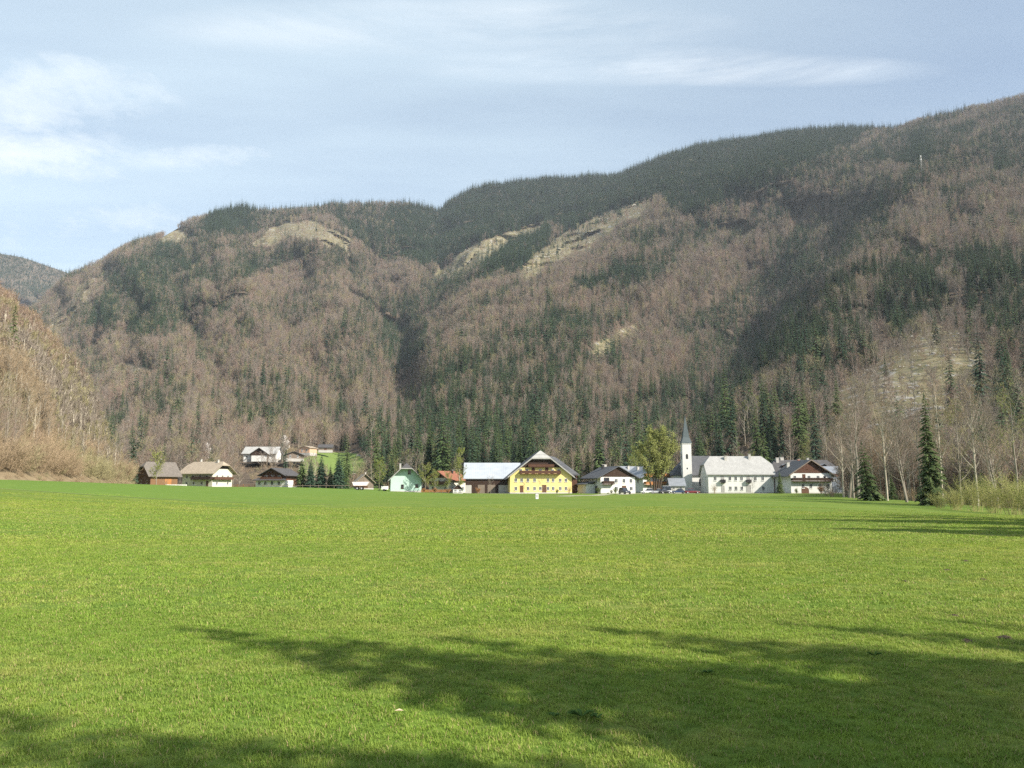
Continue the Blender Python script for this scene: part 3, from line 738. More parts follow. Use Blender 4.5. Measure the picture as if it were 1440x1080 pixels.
def tiles(name, c1, c2, bw=0.35, rough=0.8, moss=None):
    m, nt, b = new_mat(name); v = objco(nt)
    br = nd(nt, 'ShaderNodeTexBrick'); br.inputs['Scale'].default_value = 1.0
    br.inputs['Brick Width'].default_value = bw; br.inputs['Row Height'].default_value = 0.33; br.inputs['Mortar Size'].default_value = 0.025
    br.inputs['Color1'].default_value = (*c1, 1); br.inputs['Color2'].default_value = (*c2, 1); br.inputs['Mortar'].default_value = (*[0.45 * k for k in c2], 1)
    # lay courses along the slope: use (y, z) of the house frame, ridge runs along y
    s = nd(nt, 'ShaderNodeSeparateXYZ'); nt.links.new(v, s.inputs[0]); cb = nd(nt, 'ShaderNodeCombineXYZ')
    nt.links.new(s.outputs[1], cb.inputs[0]); nt.links.new(mth(nt, 'MULTIPLY', s.outputs[2], 1.6), cb.inputs[1]); nt.links.new(cb.outputs[0], br.inputs['Vector'])
    n = noise(nt, v, 0.7, 6, 0.65)
    c = mixc(nt, ramp(nt, n, [(0.4, 0.0), (0.75, 0.55)]), br.outputs['Color'], tuple(0.55 * k for k in c2) if moss is None else moss)
    nt.links.new(c, b.inputs['Base Color']); b.inputs['Roughness'].default_value = rough
    bump(nt, b, br.outputs['Fac'], 0.25, 0.02); return m
def seamed(name, c1, c2, rough=0.45, pitch=0.6):
    m, nt, b = new_mat(name); v = objco(nt)
    wv = nd(nt, 'ShaderNodeTexWave', wave_type='BANDS', bands_direction='Y', wave_profile='SAW'); wv.inputs['Scale'].default_value = 0.314 / pitch
    nt.links.new(v, wv.inputs['Vector'])
    n = noise(nt, scaled(nt, v, (1, 0.5, 1)), 0.8, 6, 0.6)
    c = mixc(nt, ramp(nt, n, [(0.35, 0.0), (0.7, 1.0)]), c1, c2)
    c = mixc(nt, ramp(nt, wv.outputs['Fac'], [(0.0, 0.7), (0.1, 0.0)]), c, tuple(0.5 * k for k in c2))
    nt.links.new(c, b.inputs['Base Color']); b.inputs['Roughness'].default_value = rough; b.inputs['Metallic'].default_value = 0.0
    b.inputs['Specular IOR Level'].default_value = 0.4; return m
M = dict(
    white=plaster('white_plaster', (0.66, 0.65, 0.62)), cream=plaster('cream_plaster', (0.62, 0.575, 0.47)), yellow=plaster('yellow_plaster', (0.70, 0.575, 0.23), 0.9),
    mint=plaster('mint_plaster', (0.44, 0.59, 0.52), 0.9), stone=plaster('grey_render', (0.45, 0.43, 0.40)), orange=plaster('orange_plaster', (0.60, 0.38, 0.25)), pink=plaster('pink_plaster', (0.62, 0.30, 0.26)),
    dark=planks('dark_boards', (0.055, 0.032, 0.022), (0.030, 0.018, 0.013)), brown=planks('brown_boards', (0.115, 0.055, 0.035), (0.07, 0.034, 0.022)),
    oak=planks('oak_boards', (0.21, 0.115, 0.058), (0.14, 0.078, 0.042)), honey=planks('honey_boards', (0.42, 0.19, 0.065), (0.28, 0.12, 0.045)), weathered=planks('weathered_boards', (0.24, 0.19, 0.15), (0.15, 0.12, 0.095)),
    shingle=tiles('grey_shingles', (0.27, 0.30, 0.34), (0.20, 0.23, 0.27), 0.25), slate=tiles('slate_roof', (0.125, 0.128, 0.135), (0.085, 0.088, 0.096), 0.4),
    darkroof=tiles('dark_tiles', (0.105, 0.10, 0.10), (0.075, 0.072, 0.074), 0.35), redroof=tiles('red_tiles', (0.33, 0.135, 0.08), (0.25, 0.105, 0.065), 0.3),
    mossroof=tiles('old_brown_tiles', (0.21, 0.185, 0.16), (0.15, 0.132, 0.115), 0.3), tanroof=tiles('old_wood_shingles', (0.46, 0.385, 0.295), (0.35, 0.29, 0.215), 0.22), paleroof=tiles('pale_roof_tiles', (0.44, 0.435, 0.415), (0.37, 0.365, 0.35), 0.3, 0.7),
    metal=seamed('pale_metal_roof', (0.37, 0.40, 0.43), (0.30, 0.33, 0.37)), greymetal=seamed('grey_metal_roof', (0.22, 0.235, 0.26), (0.165, 0.18, 0.20)),
    copper=seamed('green_copper', (0.072, 0.094, 0.098), (0.05, 0.068, 0.073), 0.55, 0.4),
    trim=simple('white_paint', (0.80, 0.79, 0.76), (0.70, 0.69, 0.65), 2, 0.5), greytrim=simple('grey_fascia', (0.36, 0.35, 0.33), None, 2, 0.7),
    browntrim=simple('brown_paint', (0.12, 0.06, 0.035), None, 3, 0.6), iron=simple('dark_iron', (0.03, 0.03, 0.032), None, 3, 0.5),
    concrete=simple('chimney_render', (0.50, 0.48, 0.44), (0.34, 0.32, 0.29), 2.5, 0.9, 0.2), brick=simple('brick_red', (0.33, 0.14, 0.09), (0.24, 0.10, 0.07), 4, 0.9),
    gravel=simple('pale_gravel', (0.50, 0.46, 0.37), (0.38, 0.35, 0.28), 1.2, 0.95, 0.4), asphalt=simple('asphalt', (0.10, 0.10, 0.10), (0.07, 0.07, 0.07), 2, 0.9),
    rubber=simple('tyre_rubber', (0.02, 0.02, 0.02), None, 3, 0.8), alloy=simple('wheel_alloy', (0.45, 0.45, 0.46), None, 3, 0.35, 0, 0.5), lamp=simple('lamp_glass', (0.75, 0.75, 0.72), None, 4, 0.15, 0, 0.5))
def glass_mat(name, c):
    m, nt, b = new_mat(name); n = noise(nt, objco(nt), 1.4, 2)
    nt.links.new(ramp(nt, n, [(0.4, c), (0.6, tuple(2.2 * k for k in c))]), b.inputs['Base Color'])
    b.inputs['Roughness'].default_value = 0.08; b.inputs['Specular IOR Level'].default_value = 0.5; return m
M['glass'] = glass_mat('window_glass', (0.022, 0.026, 0.032))
def carpaint(name, c):
    m, nt, b = new_mat(name); n = noise(nt, objco(nt), 2.0, 3)
    nt.links.new(ramp(nt, n, [(0.3, c), (0.7, tuple(0.85 * k for k in c))]), b.inputs['Base Color'])
    b.inputs['Roughness'].default_value = 0.28; b.inputs['Coat Weight'].default_value = 0.6; b.inputs['Coat Roughness'].default_value = 0.08; return m

# ------------------------------------------------------------------ houses
_win = {}
def win_mesh(w, h, fm):
    k = (round(w, 2), round(h, 2), fm)
    if k not in _win:
        f = MB(); t = 0.06; y0, y1 = -0.07, 0.03
        f.box(-w / 2, -w / 2 + t, y0, y1, 0, h).box(w / 2 - t, w / 2, y0, y1, 0, h).box(-w / 2 + t, w / 2 - t, y0, y1, 0, t).box(-w / 2 + t, w / 2 - t, y0, y1, h - t, h)
        f.box(-0.03, 0.03, y0 + 0.015, y1, t, h - t); f.box(-w / 2 - 0.08, w / 2 + 0.08, -0.16, 0.0, -0.07, -0.005)
        g = MB().box(-w / 2 + t - 0.01, w / 2 - t + 0.01, -0.03, 0.02, t - 0.01, h - t + 0.01)
        a = f.build('window', M[fm], None, lnk=False); b = g.build('pane', M['glass'], None, lnk=False)
        _win[k] = (a.data, b.data); bpy.data.objects.remove(a); bpy.data.objects.remove(b)
    return _win[k]
class House:
    def __init__(s, name, label, cat, x, y, rz, W, L, he, hr, wall, roof, z=None, ov=0.8, of=1.0, hipf=0.0, hipb=0.0, th=0.22, base=True, group=None):
        z = float(field_z(x, y)) - 0.05 if z is None else z
        s.r = thing(name, label, cat, (x, y, z), R(rz), group); s.W, s.L, s.he, s.hr = W, L, he, hr
        k = (hr - he) / (W / 2); s.k = k; s.xy = (x, y)
        yf, yb = -L / 2, L / 2
        def gable(hip):
            if hip <= 0: return [(-W / 2, -1.2), (W / 2, -1.2), (W / 2, he), (0, hr), (-W / 2, he)]
            xh = hip / k; return [(-W / 2, -1.2), (W / 2, -1.2), (W / 2, he), (xh, hr - hip), (-xh, hr - hip), (-W / 2, he)]
        mb = MB()
        if hipf <= 0 and hipb <= 0: mb.prism(gable(0), yf, yb)
        else:
            d = min(L / 2 - 0.2, max(hipf, hipb) * 1.05); dh = max(hipf, hipb)
            mb.prism(gable(dh), yf, yb)
        s.wall = mb.build('wall', M[wall], s.r)
        # roof
        rz_ = 0.16; xe = W / 2 + ov; ze = hr + rz_ - k * xe; zr = hr + rz_; a, b = yf - of, yb + of
        polys = []
        hf = min(hipf, hr - he); hb = min(hipb, hr - he)
        fxh = hf / k if hf else 0; bxh = hb / k if hb else 0; af = a + hf * 0.95; bb = b - hb * 0.95
        full_f = hipf >= hr - he; full_b = hipb >= hr - he
        fx = xe if full_f else fxh; fz = ze if full_f else zr - hf; bx = xe if full_b else bxh; bz = ze if full_b else zr - hb
        for sg in (-1, 1):
            p = [(sg * xe, a, ze)]
            if hf and not full_f: p.append((sg * fx, a, fz))
            p += [(0, af, zr), (0, bb, zr)]
            if hb and not full_b: p.append((sg * bx, b, bz))
            p.append((sg * xe, b, ze))
            polys.append(p if sg > 0 else p[::-1])
        if hf: polys.append([(-fx, a, fz), (fx, a, fz), (0, af, zr)])
        if hb: polys.append([(bx, b, bz), (-bx, b, bz), (0, bb, zr)])
        s.roof = MB().slab(polys, th).build('roof', M[roof], s.r)
        s.a, s.zr, s.rzo = a, zr, rz_
        if base: MB().box(-W / 2 - 0.04, W / 2 + 0.04, yf - 0.04, yb + 0.04, -1.3, 0.35).build('plinth', M['stone'], s.r)
    def zroof(s, x): return s.hr + s.rzo - s.k * abs(x)
    def frame(s, face):
        return {'F': (Vector((0, -s.L / 2, 0)), 0), 'R': (Vector((s.W / 2, 0, 0)), math.pi / 2), 'L': (Vector((-s.W / 2, 0, 0)), -math.pi / 2)}[face]
    def put(s, o, face, u, z, out=0.0):
        c, a = s.frame(face); o.rotation_euler = (0, 0, a)
        o.location = c + Vector((math.cos(a) * u + math.sin(a) * out, math.sin(a) * u - math.cos(a) * out, z)); return o
    def win(s, face, us, z, w=0.95, h=1.25, fm='trim'):
        for u in us:
            a, b = win_mesh(w, h, fm)
            o = bpy.data.objects.new('window', a); COL.objects.link(o); o.parent = s.r; s.put(o, face, u, z)
            g = bpy.data.objects.new('pane', b); COL.objects.link(g); g.parent = o
        return s
    def door(s, face, u, w=1.1, h=2.1, mat='browntrim', z=0.36):
        mb = MB().box(-w / 2, w / 2, -0.06, 0.04, 0, h); d = mb.build('door', M[mat], s.r); s.put(d, face, u, z)
        MB().box(w / 2 - 0.2, w / 2 - 0.14, -0.13, -0.06, h * 0.45, h * 0.52).build('handle', M['iron'], d); return s
    def boards(s, z0, mat, face='F', hip=0.0, inset=0.02):
        W, k = s.W, s.k
        xz = lambda z: min(W / 2 + 0.03, (s.hr - z) / k + 0.03)
        zt = s.hr - hip
        poly = [(-xz(z0), z0), (xz(z0), z0)]
        if z0 < s.he: poly += [(W / 2 + 0.03, s.he)]
        if hip > 0: poly += [(xz(zt), zt), (-xz(zt), zt)]
        else: poly += [(0, s.hr)]
        if z0 < s.he: poly += [(-W / 2 - 0.03, s.he)]
        o = MB().prism(poly, -0.07, 0.05).build('gable_boards', M[mat], s.r); s.put(o, face, 0, 0); return s
    def balcony(s, face, u0, u1, z, depth=1.1, mat='brown', rail=0.95, posts=True):
        c = (u0 + u1) / 2; hw = (u1 - u0) / 2
        f = MB().box(-hw, hw, -depth, 0.03, -0.16, 0).build('balcony', M[mat], s.r); s.put(f, face, c, z)
        r = MB(); r.box(-hw, hw, -depth - 0.03, -depth + 0.03, 0.08, rail - 0.07).box(-hw - 0.03, hw + 0.03, -depth - 0.07, -depth + 0.07, rail - 0.065, rail)
        for q in (-hw, hw): r.box(q - 0.03, q + 0.03, -depth + 0.035, 0.0, 0.08, rail - 0.07)
        n = max(2, int(hw * 2 / 2.2))
        for i in range(n + 1): 
            q = -hw + 0.06 + (2 * hw - 0.12) * i / n; r.box(q - 0.05, q + 0.05, -depth - 0.055, -depth - 0.032, 0.0, rail - 0.07)
        r.build('railing', M[mat], f); return s
    def chimney(s, x, y, h=1.1, w=0.6, mat='concrete'):
        z = s.zroof(x); mb = MB().box(x - w / 2, x + w / 2, y - w / 2, y + w / 2, z - 0.6, z + h)
        c = mb.build('chimney', M[mat], s.roof)
        MB().box(x - w / 2 - 0.08, x + w / 2 + 0.08, y - w / 2 - 0.08, y + w / 2 + 0.08, z + h + 0.003, z + h + 0.12).build('chimney_cap', M['concrete'], s.r); return s
    def dormer(s, side, y, x, w=1.6, h=1.3):
        z = s.zroof(x); sg = 1 if side == 'R' else -1
        d = MB().box(min(x * sg, (x - 2.4) * sg), max(x * sg, (x - 2.4) * sg), y - w / 2, y + w / 2, z - 0.5, z + h).build('dormer', M['dark'], s.r)
        x0, x1 = sorted(((x + 0.35) * sg, (x - 2.6) * sg)); zz = z + h
        MB().slab([[(x0, y - w / 2 - 0.25, zz + 0.05), (x1, y - w / 2 - 0.25, zz + 0.05), (x1, y, zz + 0.55), (x0, y, zz + 0.55)], [(x0, y, zz + 0.55), (x1, y, zz + 0.55), (x1, y + w / 2 + 0.25, zz + 0.05), (x0, y + w / 2 + 0.25, zz + 0.05)]], 0.1).build('dormer_roof', M['greymetal'], d)
        MB().box(x * sg - 0.04, x * sg + 0.04, y - w * 0.3, y + w * 0.3, z + 0.25, z + h - 0.2).build('pane', M['glass'], d); return s
    def fascia(s, mat='greytrim', hip=0.0, wd=0.28):
        """barge boards along the front verge"""
        k = s.k; xe = s.W / 2 + 0.8; mb = MB(); y0 = s.a - 0.06; y1 = s.a - 0.003
        xh = hip / k
        for sg in (-1, 1):
            pts = [(sg * xe, s.zroof(xe)), (sg * xh, s.zroof(xh))]
            mb.prism([(pts[0][0], pts[0][1] - wd), (pts[1][0], pts[1][1] - wd), (pts[1][0], pts[1][1] + 0.03), (pts[0][0], pts[0][1] + 0.03)][::sg], y0, y1)
        if hip: mb.box(-xh, xh, y0 + 0.006, y1, s.zroof(xh) - wd, s.zroof(xh) + 0.02)
        mb.build('bargeboard', M[mat], s.r); return s

def hx(px, Y): return X(px, 690, Y)
# -- big yellow farmhouse
h = House('farmhouse', 'big yellow farmhouse with dark wooden gable and half-hipped grey roof', 'farmhouse', hx(756.5, 247), 247, 5, 19.2, 16, 5.6, 13.1, 'yellow', 'slate', ov=1.5, of=0.9, hipf=2.3, hipb=2.3, th=0.35)
h.boards(8.0, 'dark', hip=2.3).balcony('F', -6.6, 6.0, 6.05, 1.2, 'brown').balcony('F', -4.0, 4.0, 8.2, 0.8, 'brown', 0.8)
h.win('F', (-6.3, -4.3, -0.2, 3.6, 5.6), 6.3, 0.85, 1.2).door('F', -2.4, 1.0, 2.0, 'brown', 6.1).door('F', 1.8, 1.0, 2.0, 'brown', 6.1)
h.win('F', (-7.8, -6.0, -4.0, -2.0, 2.2, 3.8, 6.0, 7.8), 3.55, 0.85, 1.1).win('F', (-7.8, -4.0, -2.0, -0.2, 2.2, 3.8, 6.0, 7.8), 1.0, 0.85, 1.1)
h.door('F', -6.0).door('F', 1.0, 1.3, 2.3).win('F', (-1.0, 1.0), 9.9, 0.7, 0.9, 'browntrim').fascia('greytrim', 2.3, 0.4).win('R', (-5, -2, 1, 4), 3.5).chimney(2.5, 3, 1.2, 0.7)
MB().slab([[(-3.0, h.a - 0.015, h.zr - 2.24), (3.0, h.a - 0.015, h.zr - 2.24), (0, h.a + 2.2, h.zr + 0.10)]], 0.06).build('hip_cladding', M['paleroof'], h.r)
MB().slab([[(2.5, 3.0, 12.4), (6.2, 3.0, 11.6), (13.2, -2.2, 5.9), (8.0, -2.2, 5.9)]], 0.25).build('rear_roof', M['slate'], h.r)
MB().box(9.75, 12.4, -1.4, 7.0, -1.0, 6.2).build('side_wing', M['brown'], h.r)
# -- barn joined to its left
h = House('barn', 'long barn with pale metal roof and open dark wooden front', 'barn', hx(692, 252), 252, -88, 10.5, 17.0, 5.0, 9.7, 'dark', 'metal', ov=0.5, of=0.7, th=0.18, base=False)
for u0, u1 in ((2.0, 8.5), (-8.5, -6.6)): MB().box(5.20, 5.34, u0, u1, -0.5, 2.6).build('wall_panel', M['stone'], h.r)
for u0, u1 in ((-1.5, 1.0), (-4.6, -2.4)): MB().box(5.22, 5.36, u0, u1, -0.5, 2.7).build('barn_door', M['weathered'], h.r)
h.win('R', (3.3, 4.6), 1.0, 0.9, 1.1).door('R', 6.8, 1.1, 2.1)
# -- mint green house
h = House('house', 'mint green house with dark half-hipped roof and few small windows', 'house', hx(570, 238), 238, 10, 9.2, 10.5, 4.0, 8.5, 'mint', 'darkroof', ov=1.0, of=1.9, hipf=1.6, hipb=1.6)
h.win('F', (0.9,), 5.3, 0.9, 1.15, 'browntrim').win('F', (3.2,), 1.3, 0.9, 1.0, 'browntrim').win('F', (-1.1,), 1.0, 0.85, 1.2, 'browntrim').win('L', (-2, 2), 1.2).chimney(-1.6, 2, 1.5, 0.5)
h.fascia('greytrim', 1.6, 0.25)
# -- red-roofed house
h = House('house', 'small white house under an orange-red tiled roof with wooden balcony', 'house', hx(629, 262), 262, -32, 8.6, 9.0, 4.6, 7.2, 'cream', 'redroof', ov=0.9, of=1.3)
h.boards(5.0, 'brown').balcony('F', -3.6, 3.6, 2.9).win('F', (-2.6, 0, 2.6), 3.3).win('F', (-2.6, 2.6), 0.9).win('R', (-2.5, 0.5, 3), 0.9).win('R', (-2.5, 0.5, 3), 3.0, 0.9, 1.1).chimney(1.2, 1.0, 1.0, 0.55, 'iron')
h = House('garden_hut', 'tiny white hut with dark open gable in front of the red-roofed house', 'hut', hx(644, 229), 229, 4, 2.9, 2.6, 1.35, 2.6, 'white', 'greymetal', ov=0.4, of=0.4, th=0.1)
h.boards(1.3, 'dark').win('F', (-0.7, 0.7), 0.5, 0.7, 0.7)
# -- white house, dark gable
h = House('house', 'white house with wide black-boarded gable, grey roof and garage', 'house', hx(857, 244), 244, 17, 11.6, 13.0, 5.3, 8.3, 'white', 'slate', ov=1.3, of=0.8)
h.boards(5.15, 'dark').win('F', (-0.6, 2.0, 4.4), 3.3, 1.0, 1.25).win('F', (-0.6, 4.4), 1.0, 1.0, 1.2).door('F', 2.0, 1.4, 2.1).balcony('F', -5.4, -1.7, 2.9, 1.2, 'dark').win('F', (-3.8,), 3.2, 1.8, 1.7, 'browntrim')
h.win('L', (3.5,), 3.2).chimney(-1.2, 2, 1.2, 0.7, 'iron').chimney(0.8, 5, 1.1, 0.9)
g_ = MB().box(-1.5, 1.5, -0.07, 0.05, 0.0, 2.3).build('garage_door', M['iron'], h.r); h.put(g_, 'L', 2.6, 0.05)
mb = MB().box(-8.8, -5.85, -2.2, 4.6, -0.6, 3.0).build('side_wing', M['white'], h.r)
MB().slab([[(-9.6, -2.9, 2.95), (-5.85, -2.9, 3.75), (-5.85, 5.3, 3.75), (-9.6, 5.3, 2.95)]], 0.18).build('wing_roof', M['slate'], h.r)
# -- guest house behind the linden
h = House('guesthouse', 'white guesthouse with honey wooden balconies and dark roof behind the linden', 'guesthouse', hx(909, 268), 268, 24, 10.6, 12.0, 5.6, 9.0, 'white', 'greymetal', ov=1.2, of=0.7)
h.boards(5.6, 'honey').balcony('F', -4.9, 4.9, 5.5, 1.2, 'honey').balcony('F', -4.9, 4.9, 2.8, 1.2, 'honey').win('F', (-3.2, 0, 3.2), 3.2).win('F', (-1.2, 1.2), 6.1, 0.9, 1.2).win('F', (-3.2, 3.2), 0.9).door('F', 0.2).chimney(-2, 2, 1, 0.7).win('L', (-3, 0, 3), 3.2)
h = House('house', 'low house with dark grey roof behind the black-gabled white house', 'house', hx(889, 285), 285, -70, 9, 11, 5.2, 9.4, 'stone', 'greymetal', ov=0.9, of=0.8); h.chimney(1, -2, 0.9, 0.7).win('R', (-3, 0, 3), 3)
# -- church
ch = House('church', 'white village church with slender tower and green pointed spire', 'church', hx(972, 262), 262, -91, 9.4, 13.5, 6.4, 12.3, 'white', 'slate', ov=0.5, of=0.4, hipf=5.9, th=0.25)
for u in (-2.0, 1.2, 4.2):
    wv = MB().prism([(-0.45, 0), (0.45, 0), (0.45, 1.9), (0.25, 2.4), (0, 2.6), (-0.25, 2.4), (-0.45, 1.9)], -0.05, 0.05).build('window', M['glass'], ch.r); ch.put(wv, 'R', u + 1.0, 2.4)
tw, th_, ty = 1.48, 16.4, -2.6                        # tower stands at the front-left corner, in the church's frame: x is towards the camera
tx = 5.9
tower = MB().box(tx - tw, tx + tw, ty - tw, ty + tw, -0.8, th_).build('tower', M['white'], ch.r)
sp = MB(); b0 = tw + 0.25
q = [(tx - b0, ty - b0, th_ + 0.003), (tx + b0, ty - b0, th_ + 0.003), (tx + b0, ty + b0, th_ + 0.003), (tx - b0, ty + b0, th_ + 0.003)]
b1 = 1.05; q2 = [(tx + sx_ * b1, ty + sy_ * b1, th_ + 1.9) for sx_, sy_ in ((-1, -1), (1, -1), (1, 1), (-1, 1))]
tip = (tx, ty, th_ + 9.3)
sp.add(q + q2 + [tip], [(3, 2, 1, 0), (0, 1, 5, 4), (1, 2, 6, 5), (2, 3, 7, 6), (3, 0, 4, 7), (4, 5, 8), (5, 6, 8), (6, 7, 8), (7, 4, 8)])
spire = sp.build('spire', M['copper'], ch.r)
MB().tube([(tx, ty, th_ + 9.2), (tx, ty, th_ + 10.3)], 0.05, 5).tube([(tx, ty - 0.3, th_ + 9.95), (tx, ty + 0.3, th_ + 9.95)], 0.04, 5).build('cross', M['iron'], spire)
for face, (ox, oy, a) in (('front', (tx + tw, ty, math.pi / 2)), ('side', (tx, ty - tw, 0))):
    o = MB().prism([(-0.36, 0), (0.36, 0), (0.36, 1.2), (0.2, 1.55), (0, 1.65), (-0.2, 1.55), (-0.36, 1.2)], -0.05, 0.05).build('belfry_opening', M['iron'], ch.r); o.location = (ox, oy, 11.2); o.rotation_euler = (0, 0, a)
    o = MB().box(-0.2, 0.2, -0.05, 0.05, 0, 0.5).build('window', M['glass'], ch.r); o.location = (ox, oy, 7.8); o.rotation_euler = (0, 0, a)
MB().box(tx - tw - 0.1, tx + tw + 0.1, ty - tw - 0.1, ty + tw + 0.1, th_ - 0.35, th_ - 0.12).build('cornice', M['trim'], ch.r)
h = House('sacristy', 'low grey-roofed annexe standing left of the church tower', 'annexe', hx(951, 246), 246, -90, 4.2, 4.6, 2.6, 4.6, 'stone', 'greymetal', ov=0.4, of=0.4)
h.win('R', (-1.2, 1.0), 1.2, 0.7, 0.9)
# -- parsonage
h = House('parsonage', 'large white house with pale half-hipped roof right of the church', 'house', hx(1036, 249), 249, -92, 11.5, 20.4, 6.3, 11.7, 'white', 'paleroof', ov=0.5, of=0.6, hipf=2.7, hipb=2.7, th=0.3)
ux = (-8.0, -5.7, -3.4, -1.6, 0.2, 2.3, 4.5, 6.8)
h.win('R', [u for i, u in enumerate(ux) if i not in (1, 5)], 4.0, 0.85, 1.25).win('R', (-3.4, -1.6, 0.2, 6.8), 1.0, 0.85, 1.2)
for u in (ux[1], ux[5]): h.door('R', u, 0.95, 2.0, 'greytrim', 3.45); h.balcony('R', u - 0.75, u + 0.75, 3.4, 0.8, 'iron', 0.9)
h.door('R', -5.7, 1.0, 2.1, 'greytrim').door('R', 2.3, 1.5, 2.3, 'greytrim').chimney(1.2, -3.5, 1.1, 0.8).chimney(0.9, 4.2, 1.4, 0.7).win('F', (-2, 2), 4.0).win('F', (-2, 2), 1.0)
# -- inn and the long house behind
h = House('inn', 'white inn with brown wooden gable, full-width balcony and arched doorway', 'inn', hx(1129, 238), 238, 4, 12.6, 12, 5.9, 10.0, 'white', 'slate', ov=1.3, of=0.8)
h.boards(6.15, 'brown').balcony('F', -6.2, 6.2, 3.75, 1.2, 'dark').win('F', (-5.0, 4.2), 4.2, 0.8, 1.2).win('F', (-0.6, 2.2), 4.2, 0.85, 1.2).door('F', -2.2, 0.95, 2.0, 'brown', 3.8)
h.win('F', (-2.6, -0.2, 2.6, 5.0), 1.6, 0.95, 1.3).win('F', (-1.2, 1.4), 7.2, 0.8, 0.9, 'brown').chimney(-3, 3, 1.3, 0.8).chimney(0.9, 4, 1.0, 0.7, 'brick').fascia('weathered', 0, 0.3)
arch = [(math.cos(t) * 1.15, 1.0 + math.sin(t) * 1.0) for t in np.linspace(0, math.pi, 9)]
o = MB().prism([(-1.15, 0)] + [(1.15, 0)] + arch, -0.06, 0.05).build('doorway', M['browntrim'], h.r); h.put(o, 'F', -2.0, 0.0)
h = House('long_house', 'long dark-roofed house with dormers behind the brown-gabled inn', 'house', hx(1128, 262), 262, -90, 11, 21.0, 5.8, 11.0, 'cream', 'darkroof', ov=0.9, of=0.7, hipf=2.5, hipb=2.5)
h.dormer('R', -6.5, 3.4).dormer('R', 6.5, 3.4).chimney(0.6, -8.2, 1.2, 0.9).chimney(-0.4, -6.3, 1.2, 1.1).chimney(0.5, 2.2, 1.0, 0.7).win('R', (-9, -7), 3.5, 1, 1.3).win('R', (-9, -7, 9), 1.0, 1, 1.3)
h = House('annexe', 'grey shingled building with brown upper storey between inn and bare trees', 'building', hx(1176, 246), 246, -88, 7, 9.5, 6.4, 8.4, 'shingle', 'greymetal', ov=0.5, of=0.5)
h.boards(5.0, 'brown', 'F').win('R', (-2,), 3.9, 1.2, 0.6); o = MB().box(-4.8, 4.8, -0.08, 0.05, 5.3, 6.5).build('cladding', M['pink'], h.r); h.put(o, 'R', 0, 0)
h = House('porch_house', 'pinkish house corner with small roof between white house and inn', 'house', hx(1091, 246), 246, -30, 4.2, 5, 3.4, 4.6, 'pink', 'darkroof', ov=0.7, of=0.6, th=0.15); h.win('F', (-1, 1), 1.1, 0.8, 1.1).door('R', 0)
# -- left side
h = House('wooden_barn', 'brown wooden barn with grey half-hipped roof at the wood edge', 'barn', hx(221, 280), 280, -38, 9.0, 10.0, 4.7, 9.0, 'oak', 'mossroof', ov=1.0, of=1.3, hipf=1.8, hipb=0)
h.boards(0.4, 'brown', 'F', 1.8).chimney(0.3, 0.5, 1.2, 0.8, 'iron').win('F', (-2, 2), 1.4, 0.9, 1.1).door('R', 1.5, 2.4, 2.6, 'honey')
h = House('farmhouse', 'cream farmhouse with tan shingle roof and long dark balcony', 'farmhouse', hx(291, 300), 300, 70, 11.0, 14.2, 5.9, 9.7, 'cream', 'tanroof', ov=1.3, of=1.5, hipf=1.5, hipb=1.5)
h.boards(7.0, 'dark', 'F', 1.5).balcony('L', -2.2, 7.2, 3.0, 1.2, 'dark').balcony('F', -5.6, 4.8, 3.0, 1.2, 'brown').win('L', (-5.0, -2.2, 1.5, 4.5), 3.4, 1.0, 1.2).win('L', (-5.0, -1.6, 2.2), 0.9, 1.0, 1.2).win('F', (-3, 0, 3), 3.4).win('F', (-3, 3), 0.9).door('L', 4.8).chimney(0.5, 4, 1.3, 0.6).chimney(-0.6, -5.2, 1.0, 0.6)
h = House('chalet', 'low brown chalet with dark two-tier roof and white ground floor', 'chalet', hx(393, 262), 262, -14, 8.2, 9, 4.3, 6.3, 'brown', 'darkroof', ov=1.1, of=1.3)
h.balcony('F', -3.9, 3.9, 2.5, 1.1, 'brown').win('F', (-2.4, 0, 2.4), 2.9, 1.0, 1.1)
MB().box(-5.6, 5.4, -5.6, -0.6, -0.6, 2.3).build('ground_floor', M['white'], h.r)
MB().slab([[(-6.5, -6.6, 2.35), (6.0, -6.6, 2.35), (5.0, -4.4, 3.1), (-5.4, -4.4, 3.1)]], 0.15).build('lower_roof', M['darkroof'], h.r)
for u in (-4.2, -2.0, 0.5, 3.0):
    a_, b_ = win_mesh(1.0, 1.2, 'trim'); o = bpy.data.objects.new('window', a_); COL.objects.link(o); o.parent = h.r; o.location = (u, -5.6, 0.8)
    g_ = bpy.data.objects.new('pane', b_); COL.objects.link(g_); g_.parent = o
# -- on the slope
Yh = 425; zh = Z(369, 647, Yh)
h = House('hillside_house', 'white hillside house with pale roof and wide cross gable', 'house', X(369, 647, Yh), Yh, -90, 9.5, 17.6, 4.0, 7.2, 'white', 'paleroof', z=zh, ov=1.2, of=0.9)
h.win('R', (-7, 7), 1.0, 1.1, 1.2)
cross = MB().prism([(-4.2, -1.0), (4.2, -1.0), (4.2, 3.6), (0, 6.4), (-4.2, 3.6)], -2.2, 0.2).build('cross_wing', M['dark'], h.r); h.put(cross, 'R', 0.5, 0)
MB().slab([[(-5.4, -3.4, 2.97), (0, -3.4, 6.62), (0, 4.0, 6.62), (-5.4, 4.0, 2.97)][::-1], [(5.4, -3.4, 2.97), (0, -3.4, 6.62), (0, 4.0, 6.62), (5.4, 4.0, 2.97)]], 0.2).build('cross_roof', M['paleroof'], cross)
MB().box(-4.25, 4.25, -2.28, -2.15, -1.0, 2.2).build('white_front', M['white'], cross)
